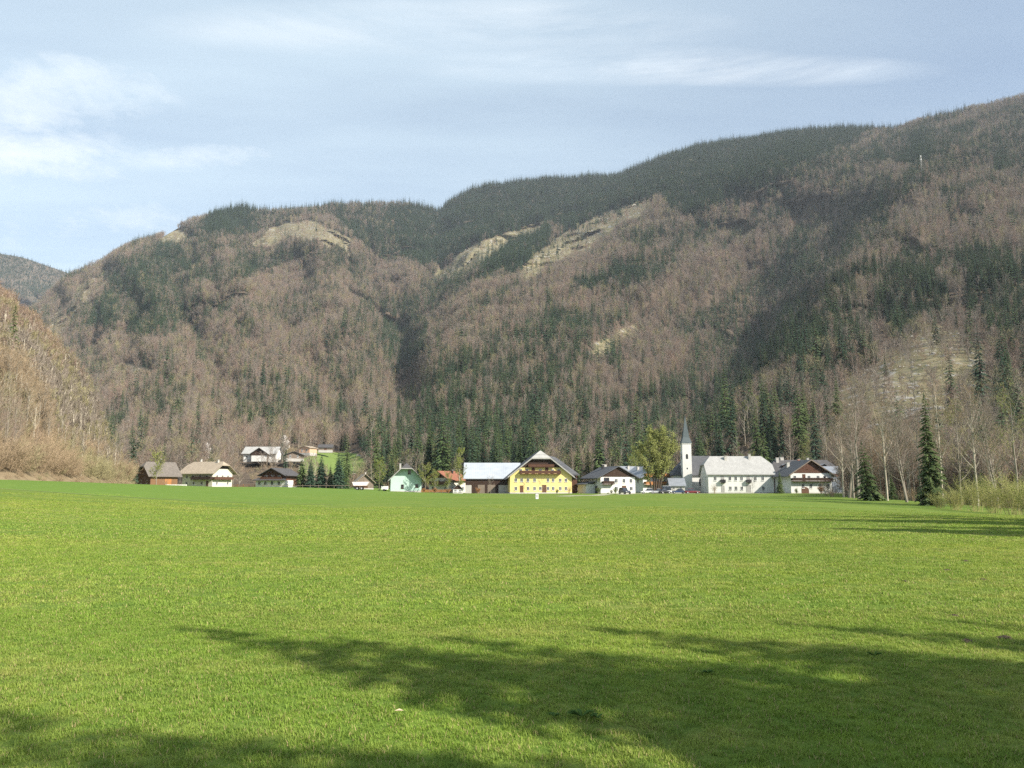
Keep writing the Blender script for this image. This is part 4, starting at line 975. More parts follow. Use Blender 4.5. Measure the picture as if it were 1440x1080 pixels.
h = House('house', 'low house with weathered dark roof beside the white hillside house', 'house', X(414, 646, 427), 427, 12, 9.5, 8, 2.4, 4.2, 'weathered', 'darkroof', z=Z(414, 646, 427), ov=0.9, of=1.0); h.win('F', (-2, 2), 0.9)
h = House('house', 'small orange-walled house with flat-pitched roof above the green meadow', 'house', X(433, 638, 438), 438, -20, 7.0, 7, 3.2, 4.2, 'orange', 'tanroof', z=Z(433, 638, 438), ov=0.6, of=0.6); h.win('F', (-1.5, 1.5), 1.2)
h = House('shed', 'small dark shed at the top edge of the green meadow', 'shed', X(458, 633, 520), 520, -80, 5, 9, 2.4, 4.2, 'weathered', 'darkroof', z=Z(458, 634, 520), ov=0.6, of=0.6); h.door('R', 0, 1.6, 1.9)
h = House('tool_shed', 'small wooden shed with reddish grey roof behind the hay wagon', 'shed', hx(511, 265), 265, 20, 5.6, 7, 2.6, 5.0, 'weathered', 'tanroof', ov=0.7, of=0.7); h.door('F', 0, 1.8, 2.0).chimney(0.4, -1, 0.8, 0.4)
xs_, ys_, zs_ = mountain.at(1376, 524)
h = House('hunting_hut', 'tiny grey wooden hut on the rocky clearing', 'hut', xs_, ys_, 25, 4.2, 4.0, 2.2, 3.6, 'weathered', 'weathered', z=zs_ - 0.3, ov=0.5, of=0.6, th=0.12); h.door('F', 0.6, 1.0, 1.7).win('F', (-1.1,), 0.9, 0.7, 0.7)
h = House('shed', 'blue-grey shingled shed glimpsed between the bare trunks', 'shed', hx(1252, 195), 195, -80, 5, 7, 3.4, 5.4, 'weathered', 'darkroof', ov=0.5, of=0.5); h.door('R', 1.0, 1.4, 2.0)

# ------------------------------------------------------------------ cars, wagon, fences, marker, mast
def car(label, body_mat, x, y, rz, L=4.3, Hh=1.48, W=1.75, suv=False, van=False, group=None, name='parked_car'):
    t = thing(name, label, 'car' if not van else 'van', (x, y, float(field_z(x, y)) + 0.02), R(rz), group)
    hl = L / 2; gb = 0.28 if not suv else 0.36; sh = 0.82 if not suv else 0.98
    def loft(sections):
        v, f = [], []
        for x_, pts in sections: v += [(x_, y_, z_) for y_, z_ in pts]
        n = len(sections[0][1])
        for i in range(len(sections) - 1):
            for j in range(n): f.append((i * n + j, i * n + (j + 1) % n, (i + 1) * n + (j + 1) % n, (i + 1) * n + j))
        f.append(tuple(range(n))[::-1]); f.append(tuple((len(sections) - 1) * n + j for j in range(n)))
        return MB().add(v, f)
    def sec(w, z0, z1): return [(-w, z0), (w, z0), (w * 1.0, z0 + (z1 - z0) * 0.6), (w * 0.9, z1), (-w * 0.9, z1), (-w * 1.0, z0 + (z1 - z0) * 0.6)]
    w = W / 2
    b = loft([(-hl, sec(w * .86, gb + .1, sh * .88)), (-hl + .25, sec(w * .97, gb, sh * .98)), (-hl + .9, sec(w, gb, sh)), (hl - 1.2, sec(w, gb, sh)), (hl - .35, sec(w * .96, gb, sh * .86)), (hl, sec(w * .8, gb + .08, sh * .68))])
    body = b.build('body', body_mat, t)
    x0, x1 = (-hl + .1, hl - 1.5) if (van or suv) else (-hl + .55, hl - 1.4)
    s2 = lambda w_, z1: [(-w_ * .92, sh - .03), (w_ * .92, sh - .03), (w_ * .88, sh + (z1 - sh) * .5), (w_ * .76, z1), (-w_ * .76, z1), (-w_ * .88, sh + (z1 - sh) * .5)]
    loft([(x0, s2(w * .96, sh + .05)), (x0 + (.25 if (van or suv) else .55), s2(w * .96, Hh - .05)), (x1 - .75, s2(w * .96, Hh - .05)), (x1, s2(w * .94, sh + .03))]).build('window', M['glass'], t)
    loft([(x0 + (.2 if (van or suv) else .5), [(-w * .74, Hh - .055), (w * .74, Hh - .055), (w * .70, Hh), (-w * .70, Hh)]), (x1 - .72, [(-w * .74, Hh - .055), (w * .74, Hh - .055), (w * .70, Hh), (-w * .70, Hh)])]).build('roof', body_mat, t)
    r = 0.32 if not suv else 0.38
    for xx in (-hl + .8, hl - .85):
        for sg in (-1, 1):
            wh = MB().tube([(xx, sg * (w - .2), r), (xx, sg * (w + .02), r)], r, 14).build('wheel', M['rubber'], t)
            MB().tube([(xx, sg * (w - .0), r), (xx, sg * (w + .035), r)], r * .6, 10).build('rim', M['alloy'], wh)
    for sg in (-1, 1): MB().box(hl - .16, hl - .02, sg * w * .66 - .16, sg * w * .66 + .16, sh * .62, sh * .76).build('headlight', M['lamp'], t)
    return t
PAINT = {k: carpaint('paint_' + k, c) for k, c in dict(white=(.75, .75, .74), silver=(.42, .43, .44), navy=(.03, .05, .11), red=(.14, .02, .025), graphite=(.055, .06, .07), black=(.02, .02, .022)).items()}
car('dark off-road car with bright windscreen standing on the gravel track', PAINT['graphite'], hx(878.5, 214), 214, -70, 4.4, 1.75, 1.85, suv=True)
car('white estate car at the left end of the parked row by the linden', PAINT['white'], hx(911, 238), 238, 176, 4.5, 1.5, group='cars parked in front of the church')
car('silver car parked under the linden', PAINT['silver'], hx(924, 236), 236, 170, 4.2, 1.46, group='cars parked in front of the church')
car('tall white van parked behind the row near the linden trunk', PAINT['white'], hx(933, 244), 244, 178, 5.0, 2.3, 1.9, van=True, group='cars parked in front of the church')
car('black car parked in front of the white van', PAINT['black'], hx(934, 236), 236, 30, 4.2, 1.5, group='cars parked in front of the church')
car('dark blue car parked below the grey-roofed annexe', PAINT['navy'], hx(954, 237), 237, 176, 4.4, 1.5, group='cars parked in front of the church')
car('dark red estate car parked below the church nave', PAINT['red'], hx(973, 236), 236, 4, 4.7, 1.52, group='cars parked in front of the church')
x0, y0 = hx(507, 236), 236
t = thing('hay_wagon', 'white hay wagon with sloping load sides standing on dark wheels', 'wagon', (x0, y0, float(field_z(x0, y0))), R(4))
MB().prism([(-2.0, 1.3), (1.9, 1.3), (2.6, 2.5), (-2.5, 2.4)], -1.1, 1.1).build('load_body', simple('white_tarp', (.78, .70, .70), (.62, .52, .52), 1.5), t)
MB().box(-1.9, 1.9, -0.9, 0.9, 0.95, 1.296).build('chassis', M['browntrim'], t); MB().tube([(-1.9, 0, 0.9), (-3.3, 0, 0.55)], 0.06, 5).build('drawbar', M['iron'], t)
for xx in (-0.9, 0.4):
    for sg in (-1, 1):
        wh = MB().tube([(xx, sg * .85, .5), (xx, sg * 1.12, .5)], .5, 14).build('wheel', M['rubber'], t); MB().tube([(xx, sg * 1.0, .5), (xx, sg * 1.14, .5)], .24, 10).build('rim', M['alloy'], wh)
x0, y0 = hx(541, 232), 232
t = thing('trailer', 'small white box trailer parked left of the mint green house', 'trailer', (x0, y0, float(field_z(x0, y0))), R(-6))
MB().box(-0.9, 0.9, -0.75, 0.75, 0.45, 1.45).build('body', M['trim'], t); MB().tube([(-0.9, 0, .5), (-1.7, 0, .45)], .04, 5).build('drawbar', M['iron'], t)
for sg in (-1, 1): MB().tube([(0, sg * .76, .3), (0, sg * .95, .3)], .3, 12).build('wheel', M['rubber'], t)
x0, y0 = X(755, 702, 118), 118
t = thing('marker_post', 'pale boxy marker post standing alone on the meadow', 'marker post', (x0, y0, float(field_z(x0, y0))), R(12))
MB().box(-.20, .20, -.16, .16, -.1, .80).build('post', M['trim'], t); MB().slab([[(-.25, -.21, .83), (.25, -.21, .83), (.25, .21, .93), (-.25, .21, .93)]], .05).build('cap', M['greytrim'], t)
MB().box(-.12, .12, -.185, -.162, .2, .68).build('plate', M['greytrim'], t)
def fence(label, p0, p1, Y0, Y1, h_, mat, step, rails=(0.3, 0.75), pick=True, name='fence'):
    x0, x1 = hx(p0, Y0), hx(p1, Y1); L = math.hypot(x1 - x0, Y1 - Y0); n = max(2, int(L / step)); t = thing(name, label, 'fence', (x0, Y0, float(field_z(x0, Y0))), math.atan2(Y1 - Y0, x1 - x0))
    post, rail = MB(), MB()
    for i in range(n + 1):
        q = L * i / n; wx = x0 + (x1 - x0) * i / n; wy = Y0 + (Y1 - Y0) * i / n; dz = float(field_z(wx, wy)) - t.location.z
        pm = MB().box(q - .05, q + .05, -.05, .05, dz - .2, dz + h_ * (0.95 + 0.1 * random.random())); pm.build('post', M[mat], t)
    for k, f_ in enumerate(rails):
        MB().box(0.05, L - 0.05, -.09, -.055, h_ * f_ - .06, h_ * f_ + .06).build('rail', M[mat], t)
    if pick:
        pk = MB(); m_ = int(L / 0.16)
        for i in range(m_): pk.box(L * i / m_ + 0.02, L * i / m_ + .11, -.13, -.095, .08, h_ * .98)
        pk.build('pickets', M[mat], t)
    return t
fence('white picket fence between wooden barn and cream farmhouse', 232, 262, 262, 262, 1.0, 'trim', 1.8)
fence('rustic brown rail fence right of the cream farmhouse', 326, 366, 262, 258, 1.0, 'honey', 2.2, pick=False)
fence('low pale post fence in front of the brown chalet', 369, 412, 240, 240, 0.9, 'weathered', 1.6, (0.5,), pick=False)
fence('pale post fence below the row of dark spruces', 414, 492, 241, 241, 1.0, 'weathered', 2.4, (0.55,), pick=False)
fence('orange-brown board fence right of the mint green house', 592, 640, 230, 230, 0.9, 'honey', 1.8)
xs_, ys_, zs_ = mountain.at(1298, 252)
t = thing('radio_mast', 'pale lattice radio mast rising above the bare trees on the right slope', 'mast', (xs_, ys_, zs_))
mt = MB(); Hm = 46
for a in range(3):
    ca, sa = math.cos(a * 2.094), math.sin(a * 2.094); mt.tube([(1.6 * ca, 1.6 * sa, -1), (0.5 * ca, 0.5 * sa, Hm)], 0.16, 4)
for k in range(14):
    z0_, z1_ = Hm * k / 14, Hm * (k + 1) / 14
    for a in range(3):
        r0_, r1_ = 1.6 - 1.1 * k / 14, 1.6 - 1.1 * (k + 1) / 14
        mt.tube([(r0_ * math.cos(a * 2.094), r0_ * math.sin(a * 2.094), z0_), (r1_ * math.cos((a + 1) * 2.094), r1_ * math.sin((a + 1) * 2.094), z1_)], 0.09, 3)
mt.build('lattice', M['concrete'], t)
for zz, s_ in ((36, 1.6), (42, 1.3)): 
    for a in range(3): MB().box(-.3, .3, -s_ * .9, -s_ * .5, zz, zz + 3.2).build('antenna', M['trim'], t).rotation_euler = (0, 0, a * 2.094)
# ------------------------------------------------------------------ tracks
def track(name, pts, wd, mat, lift=0.03):
    v, f = [], []; P_ = []
    for a, b in zip(pts, pts[1:]):
        for k in range(24): P_.append((a[0] + (b[0] - a[0]) * k / 24, a[1] + (b[1] - a[1]) * k / 24))
    P_.append(pts[-1])
    for i, (x_, y_) in enumerate(P_):
        q = P_[min(i + 1, len(P_) - 1)]; p_ = P_[max(i - 1, 0)]; dx, dy = q[0] - p_[0], q[1] - p_[1]; l = math.hypot(dx, dy)
        for sg in (-1, -0.33, 0.33, 1):
            xx, yy = x_ - dy / l * wd * sg / 2, y_ + dx / l * wd * sg / 2; v.append((xx, yy, float(field_z(xx, yy)) + lift))
        if i:
            for j in range(3): f.append((4 * i - 4 + j, 4 * i - 3 + j, 4 * i + 1 + j, 4 * i + j))
    return tag(mesh_obj(name, v, f, mat), kind='structure')
track('gravel_track', [(hx(790, 150), 150), (hx(838, 170), 170), (hx(868, 198), 198), (hx(886, 224), 224), (hx(905, 234), 234), (hx(985, 233), 233), (hx(1080, 231), 231)], 3.2, M['gravel'])
track('cart_track', [(-92, 66), (-52, 70.5), (-30, 74), (-18, 78)], 0.5, simple('trodden_grass', (0.24, 0.25, 0.11), (0.15, 0.20, 0.05), 0.6, 0.95), 0.02)
yard = [(hx(655, 238), 238), (hx(720, 238), 238)]
track('yard', [(hx(640, 239), 239), (hx(700, 239), 239), (hx(800, 237), 237)], 5.0, M['gravel'], 0.02)
# ------------------------------------------------------------------ single trees and shrubs
BUD_LEAF = leafy('budding_leaves', (0.20, 0.25, 0.05), (0.26, 0.28, 0.075), trans=0.3)
LIME_LEAF = leafy('linden_leaves', (0.25, 0.275, 0.085), (0.33, 0.34, 0.12), trans=0.3)
BLOSSOM = leafy('white_blossom', (0.70, 0.66, 0.62), (0.60, 0.55, 0.50), trans=0.2)
WILLOW = leafy('willow_catkin_twigs', (0.36, 0.35, 0.14), (0.30, 0.27, 0.11))
RED_LEAF = leafy('dry_beech_leaves', (0.36, 0.17, 0.07), (0.28, 0.13, 0.05), trans=0.2)
MOSS = leafy('ivy_green', (0.07, 0.12, 0.03), (0.10, 0.15, 0.04), trans=0.2)
def leaves(cr, n, gen, size, jitter, mb=None):
    """small leaf faces strung along the twigs of a crown"""
    V = np.array(cr.v); out = mb or MB()
    k = gen.integers(0, len(V), n)
    P0 = V[k] + gen.normal(size=(n, 3)) * jitter
    for p in P0:
        a = gen.normal(size=3); a /= np.linalg.norm(a); b = np.cross(a, gen.normal(size=3)); b /= np.linalg.norm(b)
        s_ = size * (0.6 + 0.8 * gen.random())
        out.add([p - a * s_, p + b * s_ * .6, p + a * s_, p - b * s_ * .6], [(0, 1, 2, 3)])
    return out
class Kind:
    """prototype meshes of one tree kind: list of (part name, mesh)"""
    def __init__(s, parts): 
        s.parts = []
        for n, mb, mats in parts:
            o = mb.build(n, mats, None, lnk=False); s.parts.append((n, o.data)); bpy.data.objects.remove(o)
    def place(s, name, cat, label, x, y, z, size, rz, group=None, sq=1.0):
        r = thing(name, label, cat, (x, y, z), rz, group); r.scale = (size * sq, size * sq, size)
        for n, me in s.parts:
            o = bpy.data.objects.new(n, me); COL.objects.link(o); o.parent = r
        return r
def spruce_kind(h, rad, tiers, per, spray, seed, mat=None, base=0.06):
    g = np.random.default_rng(seed)
    return Kind([('crown', spruce_crown(MB(), h, rad, tiers, per, g, base, spray), mat or NEEDLE), ('trunk', MB().tube([(0, 0, -1), (0, 0, h * .9)], [h * .012, h * .002], 6), BARK_DARK)])
def bare_kind(h, seed, twig, bark, leaf=None, nl=0, ls=0.12, **kw):
    g = np.random.default_rng(seed); lm, cr = bare_tree(h, g, **kw)
    lm.v = [(a, b, c if c > 0.01 else -1.0) for a, b, c in lm.v]
    parts = [('trunk', lm, bark), ('crown', cr, twig)]
    if leaf: parts.append(('leaves', leaves(cr, nl, g, ls, 0.12), leaf))
    return Kind(parts)
def shrub_kind(h, seed, twig, stems=18, twigs=9, spread=0.5, tw=0.012, leaf=None, nl=0, ls=0.06):
    g = np.random.default_rng(seed); st, cr = MB(), MB()
    for i in range(stems):
        a = g.random() * 6.28; ln = spread * g.random() ** 0.7; b = np.array([math.cos(a), math.sin(a), 0]) * 0.25 * g.random() * h * spread
        L = h * (0.65 + 0.35 * g.random()); p1 = b + np.array([math.cos(a) * ln * .35, math.sin(a) * ln * .35, .55]) * L; p2 = b + np.array([math.cos(a) * ln, math.sin(a) * ln, 1.0]) * L + g.normal(size=3) * .05 * h
        st.tube([b - np.array([0, 0, .3]), p1, p2], [tw * 1.8, tw * 1.2, tw * .4], 4, cap=False)
        for k in range(twigs):
            f = 0.2 + 0.8 * g.random(); c = b + (p1 - b) * f * 2 if f < .5 else p1 + (p2 - p1) * (f - .5) * 2
            d = (p2 - b) / np.linalg.norm(p2 - b) + g.normal(size=3) * .5; d /= np.linalg.norm(d); e = c + d * L * (.2 + .25 * g.random())
            blade(cr, c, e, tw * .8, g)
            for q in range(4):
                c2 = c + (e - c) * (0.2 + .8 * g.random()); d2 = d + g.normal(size=3) * .6; d2 /= np.linalg.norm(d2); blade(cr, c2, c2 + d2 * L * (.08 + .12 * g.random()), tw * .55, g)
    parts = [('stem', st, twig), ('crown', cr, twig)]
    if leaf: parts.append(('leaves', leaves(cr, nl, g, ls, 0.08), leaf))
    return Kind(parts)
def gz(x, y): return float(field_z(x, y))
def ext(vals, names):
    """words for the odd ones out of a cluster: tallest, shortest, first and last from the left"""
    out = {}
    n = len(vals)
    if n == 1: return {0: ''}
    px_ = [v[0] for v in vals]; hh = [v[1] for v in vals]
    for k, wd in ((int(np.argmax(hh)), 'tallest'), (int(np.argmin(hh)), 'shortest'), (int(np.argmin(px_)), 'leftmost'), (int(np.argmax(px_)), 'rightmost')):
        if k not in out and n > 4: out[k] = wd
    return out

# ---- spruces
SPR = [spruce_kind(22, 3.1, 26, 11, 6, 300, NEEDLE_SUNTONE), spruce_kind(24, 3.3, 26, 11, 6, 301, NEEDLE_BLUE), spruce_kind(20, 3.4, 24, 11, 6, 302, NEEDLE_SUNTONE)]
GARDEN = [spruce_kind(10.5, 2.5, 26, 14, 7, 310, NEEDLE_BLUE, 0.02), spruce_kind(10.0, 2.3, 24, 13, 7, 311, NEEDLE_SUNTONE, 0.02)]
gp = np.random.default_rng(77)
for px_, top, sq, lb in ((423, 641, 1.15, 'wide dark garden spruce beside the brown chalet'), (436, 646, 1.0, 'second dark garden spruce from the brown chalet'), (451, 641, 1.1, 'full pointed garden spruce in the middle of the fenced row'),
                         (464, 652, 0.9, 'short garden spruce in the gap of the fenced row'), (475, 637, 1.0, 'tallest garden spruce of the fenced row, at its open end'), (485, 650, 0.9, 'rightmost small garden spruce of the fenced row')):
    Yt = 248 + gp.random() * 5; xx = hx(px_, Yt); hh = Z(px_, top, Yt) - gz(xx, Yt)
    GARDEN[int(gp.random() * 2)].place('garden_spruce', 'spruce', lb, xx, Yt, gz(xx, Yt), hh / 10.3, gp.random() * 6, 'garden spruces behind the pale fence', sq)
Yt = 226; GARDEN[1].place('garden_spruce', 'spruce', 'small dark green spruce in front of the inn beside the large white house', hx(1097, Yt), Yt, gz(hx(1097, Yt), Yt), 0.66, 1.0, None, 0.95)
Yt = 106; xx = X(1310, 706, Yt)
TALL = spruce_kind(15.6, 2.1, 40, 12, 8, 320, NEEDLE_SUNTONE, 0.03)
TALL.place('spruce', 'spruce', 'tall narrow dark spruce standing at the right field edge among bare trees', xx, Yt, gz(xx, Yt) - .2, 1.0, 0.5)
Yt = 122; xx = X(1222, 703, Yt)
BUSHY = spruce_kind(9.4, 2.5, 19, 10, 7, 321, NEEDLE_SUNTONE, 0.02)
BUSHY.place('spruce', 'spruce', 'bushy dark spruce leaning beside white trunks left of the tall spruce', xx, Yt, gz(xx, Yt) - .2, 1.0, 2.5).rotation_euler = (0.02, 0.07, 2.5)
Yt = 128; xx = X(1255, 702, Yt); BUSHY.place('spruce', 'spruce', 'low dark young spruce between the bushy and the tall spruce', xx, Yt, gz(xx, Yt) - .2, 0.45, 0.5)
Yt = 120; xx = X(1382, 690, Yt); BUSHY.place('spruce', 'spruce', 'half-hidden young spruce behind the pale willow bush', xx, Yt, gz(xx, Yt) - 1, 0.8, 0.5)
for px_, py_, hh, lb in ((12, 560, 21, 'dark spruce rising highest above the left slope wood'), (97, 606, 8, 'small dark spruce amid tan trees on the left slope'), (45, 600, 6, 'little dark spruce low between pale trunks on the left slope')):
    xx, yy, zz = left_slope.at(px_, py_); SPR[0].place('spruce', 'spruce', lb, xx, yy, zz - .5, hh / 22, 1.2)
Yt = 225; xx = hx(184, Yt); SPR[1].place('spruce', 'spruce', 'pointed dark spruce at the end of the left wood beside the wooden barn', xx, Yt, gz(xx, Yt), 0.68, 1.2, None, 1.1)
PLACES = [(150, 262, 'on the slope behind the wooden barn'), (262, 335, 'on the slope behind the cream farmhouse'), (335, 410, 'below the white hillside house'), (410, 520, 'round the green hill meadow'),
          (520, 600, 'in the belt behind the mint green house'), (600, 655, 'in the belt behind the red-roofed house'), (655, 725, 'in the belt behind the metal-roofed barn'), (725, 800, 'in the belt behind the yellow farmhouse'),
          (800, 880, 'on the slope behind the black-gabled house'), (880, 955, 'on the slope behind the linden'), (955, 1040, 'on the slope behind the church'), (1040, 1120, 'on the slope behind the large white house'), (1120, 1260, 'on the slope behind the inn')]
for items, kinds, nm, cat, adj, grp in ((SINGLE_CON, SPR, 'spruce', 'spruce', 'dark spruce', 'spruces '), (SINGLE_BARE, None, 'bare_tree', 'tree', 'leafless tree', 'leafless trees ')):
    if kinds is None:
        kinds = BARE = [bare_kind(17, 330, TWIG_PINK, BARK_GREY, limbs=18, subs=7, twigs=6, tw=0.022, spread=0.30), bare_kind(18, 331, TWIG_GREY, BARK_PALE, limbs=18, subs=7, twigs=6, tw=0.022, spread=0.27),
                        bare_kind(16, 332, TWIG_OLIVE, BARK_GREY, limbs=17, subs=7, twigs=6, tw=0.022, spread=0.32, leaf=BUD_LEAF, nl=500, ls=0.16)]
    for lo, hi, where in PLACES:
        sel = [q for q in items if lo <= q[3] < hi]; hh = [(q[3], q[4] / q[1]) for q in sel]; odd = ext(hh, None) if sel else {}
        for k, (x_, y_, z_, p_, s_) in enumerate(sel):
            wd = odd.get(k)
            lb = ('%s %s standing %s' % (wd, adj, where)) if wd else ('%s of middling height %s' % (adj, where)) if len(sel) > 1 else '%s standing alone %s' % (adj, where)
            kinds[k % 3].place(nm, cat, lb, x_, y_, z_ - .4, s_, gp.random() * 6.28, grp + where)
# ---- linden, birch, fruit trees in the village
g = np.random.default_rng(400)
lm, cr = MB(), MB()
for sx0, hh, ln in ((-0.9, 19.5, -0.045), (1.6, 19.8, 0.10), (-2.2, 14.5, -0.20), (2.4, 15.0, 0.20), (0.3, 17.5, 0.02)):
    l2, c2 = bare_tree(hh, g, limbs=16, subs=7, twigs=6, clear=0.22, spread=0.29, tw=0.03, up=0.95, lean=0.0, trunk_r=0.26)
    sh = lambda v: [(a + sx0 * 0.35 + ln * c + (0.0), b + g.random() * 0.0, c if c > 0.05 else -0.6) for a, b, c in v]
    lm.add(sh(l2.v), l2.f); cr.add(sh(c2.v), c2.f)
Kind([('trunk', lm, BARK_DARK), ('crown', cr, TWIG_OLIVE), ('leaves', leaves(cr, 26000, g, 0.17, 0.30), LIME_LEAF)]).place('linden_tree', 'tree', 'large two-topped linden in fresh yellow-green leaf left of the church', hx(922, 244), 244, gz(hx(922, 244), 244), 1.0, 0.0, None, 1.16)
BIRCH = bare_kind(13.5, 410, TWIG_OLIVE, BARK_PALE, limbs=22, subs=7, twigs=6, clear=0.12, spread=0.24, tw=0.018, up=1.0, leaf=BUD_LEAF, nl=2600, ls=0.12)
FRUIT = bare_kind(5.0, 411, TWIG_GREY, BARK_GREY, limbs=14, subs=7, twigs=7, clear=0.25, spread=0.46, tw=0.012, up=0.8)
FRUITG = bare_kind(7.5, 412, TWIG_OLIVE, BARK_GREY, limbs=16, subs=7, twigs=6, clear=0.18, spread=0.42, tw=0.014, up=0.85, leaf=BUD_LEAF, nl=1600, ls=0.10)
BLOS = bare_kind(11, 413, TWIG_GREY, BARK_GREY, limbs=15, subs=6, twigs=5, clear=0.2, spread=0.3, tw=0.02, leaf=BLOSSOM, nl=2200, ls=0.18)
def pl(kind, nm, lb, px_, Yt, s_=1.0, sq=1.0, z=None, cat='tree'):
    xx = hx(px_, Yt); return kind.place(nm, cat, lb, xx, Yt, gz(xx, Yt) if z is None else z, s_, gp.random() * 6.28, None, sq)
pl(BIRCH, 'birch', 'yellow-green budding birch left of the metal-roofed barn', 646, 240, 1.0, 1.1)
pl(FRUITG, 'fruit_tree', 'round greenish fruit tree against the right corner of the mint house', 598, 230, 1.0)
pl(FRUITG, 'fruit_tree', 'smaller budding tree in front of the red-roofed house', 612, 233, 0.8)
pl(FRUITG, 'fruit_tree', 'green bushy tree between the garden hut and red-roofed house', 630, 240, 0.75)
pl(FRUIT, 'fruit_tree', 'leafless fruit tree before the dark barn front', 690, 236, 0.95)
pl(FRUIT, 'fruit_tree', 'leafless fruit tree before the left half of the yellow facade', 738, 236, 0.75)
pl(FRUIT, 'fruit_tree', 'leafless fruit tree before the middle door of the yellow facade', 761, 235, 0.85)
pl(FRUIT, 'fruit_tree', 'thin leafless tree trained before the right half of the large white house', 1058, 238, 0.85)
pl(FRUITG, 'young_tree', 'yellow-green young tree right of the hay wagon', 533, 246, 1.15)
pl(FRUITG, 'young_tree', 'pale green pointed tree left of the linden crown', 890, 300, 1.7, 0.7)
pl(FRUITG, 'young_tree', 'bushy greenish tree beside the wooden barn', 219, 215, 1.15, 1.1)
for px_, Yt, lb in ((402, 470, 'white blossoming tree beside the white hillside house'), (292, 400, 'pale blossoming tree above the cream farmhouse roof')):
    xx, yy, zz = mountain.at(px_, 642 if px_ > 350 else 655); BLOS.place('blossom_tree', 'tree', lb, xx, yy, zz - .3, 1.1, 0.3)
# ---- shrubs in the village and along the field edges
SH_TAN = [shrub_kind(2.6, 500, TWIG_TAN), shrub_kind(3.2, 501, TWIG_TAN, 20, 9, 0.6)]
SH_GREEN = [shrub_kind(1.6, 502, TWIG_OLIVE, 14, 8, 0.6, 0.012, MOSS, 500, 0.09)]
SH_WIL = [shrub_kind(4.0, 503, WILLOW, 34, 12, 0.7, 0.014, BUD_LEAF, 1500, 0.05), shrub_kind(4.6, 504, WILLOW, 30, 12, 0.6, 0.014, BUD_LEAF, 1800, 0.05)]
SH_RED = [shrub_kind(1.3, 505, TWIG_TAN, 14, 8, 0.5, 0.012, RED_LEAF, 700, 0.07)]
for px_, Yt, k, s_, lb in ((1005, 236, SH_TAN[0], 1.0, 'tan leafless shrub before the left half of the large white house'), (842, 234, SH_GREEN[0], 1.0, 'yellow-green shrub before the garage of the black-gabled house'), (865, 235, SH_GREEN[0], 0.9, 'dark low shrub under the windows of the black-gabled house'),
                            (800, 236, SH_TAN[0], 0.8, 'brownish shrub at the right corner of the yellow farmhouse'), (783, 236, SH_GREEN[0], 0.7, 'low shrub under the right windows of the yellow farmhouse'), (1120, 228, SH_GREEN[0], 0.8, 'low shrub left of the inn doorway'), (1155, 228, SH_RED[0], 1.4, 'reddish shrub at the right corner of the inn'),
                            (596, 226, SH_RED[0], 0.9, 'rusty shrub at the left end of the board fence'), (612, 226, SH_RED[0], 1.0, 'rusty shrub in the middle of the board fence'), (630, 226, SH_RED[0], 0.9, 'rusty shrub at the right end of the board fence'), (672, 232, SH_RED[0], 1.1, 'rusty shrub by the barn corner'),
                            (1162, 170, SH_TAN[1], 0.9, 'tan shrub where the field edge meets the inn'), (232, 262, SH_TAN[0], 0.9, 'tan shrub before the wooden barn'), (860, 236, SH_GREEN[0], 0.6, 'tiny shrub beside the black-gabled house door')):
    xx = hx(px_, Yt); k.place('shrub', 'shrub', lb, xx, Yt, gz(xx, Yt), s_, gp.random() * 6)
# ---- grove at the right field edge
GROVE = [bare_kind(15, 520, TWIG_PINK, BARK_GREY, limbs=26, subs=9, twigs=8, clear=0.25, spread=0.28, tw=0.014), bare_kind(16, 521, TWIG_TAN, BARK_PALE, limbs=26, subs=9, twigs=8, clear=0.30, spread=0.25, tw=0.014, up=0.95),
         bare_kind(14, 522, TWIG_GREY, BARK_GREY, limbs=24, subs=9, twigs=8, clear=0.22, spread=0.30, tw=0.014, stems=2), bare_kind(13, 523, TWIG_OLIVE, BARK_GREY, limbs=20, subs=8, twigs=7, clear=0.25, spread=0.28, tw=0.014, leaf=BUD_LEAF, nl=900, ls=0.05)]
grove_big = [(1187, 142, 13.5, 1, 'slim pale-trunked tree at the left end of the right grove'), (1194, 136, 15.0, 2, 'forked pale tree, second from the grove left end'), (1201, 133, 14.5, 0, 'pale white-trunked tree beside the bushy spruce'), (1208, 130, 17.5, 0, 'tall tree with dark arching top left of the bushy spruce'),
             (1248, 122, 14.0, 1, 'straight white-trunked tree right of the bushy spruce'), (1276, 117, 13.0, 2, 'double-stemmed bare tree between white trunk and tall spruce'), (1296, 110, 12.5, 0, 'bare tree close to the left side of the tall spruce'), (1326, 108, 15.0, 1, 'pale slim tree right behind the tall spruce'),
             (1352, 108, 12.5, 3, 'greenish bare tree above the willow bushes'), (1375, 104, 14.5, 1, 'white-trunked tree rising out of the willow bushes'), (1405, 98, 12.5, 2, 'many-stemmed bare tree near the right frame edge'), (1432, 92, 13.0, 3, 'yellow-green budding tree at the right frame edge')]
for px_, Yt, hh, k, lb in grove_big:
    xx = X(px_, 705, Yt); GROVE[k].place('bare_tree', 'tree', lb, xx, Yt, gz(xx, Yt) - .3, 1.12 * hh / (15, 16, 14, 13)[k], gp.random() * 6, 'trees of the grove at the right field edge')
n = 0
secs = [(1188, 1218, 'left of the bushy spruce'), (1218, 1265, 'behind the bushy spruce'), (1265, 1330, 'round the tall spruce'), (1330, 1470, 'behind the willow bushes')]
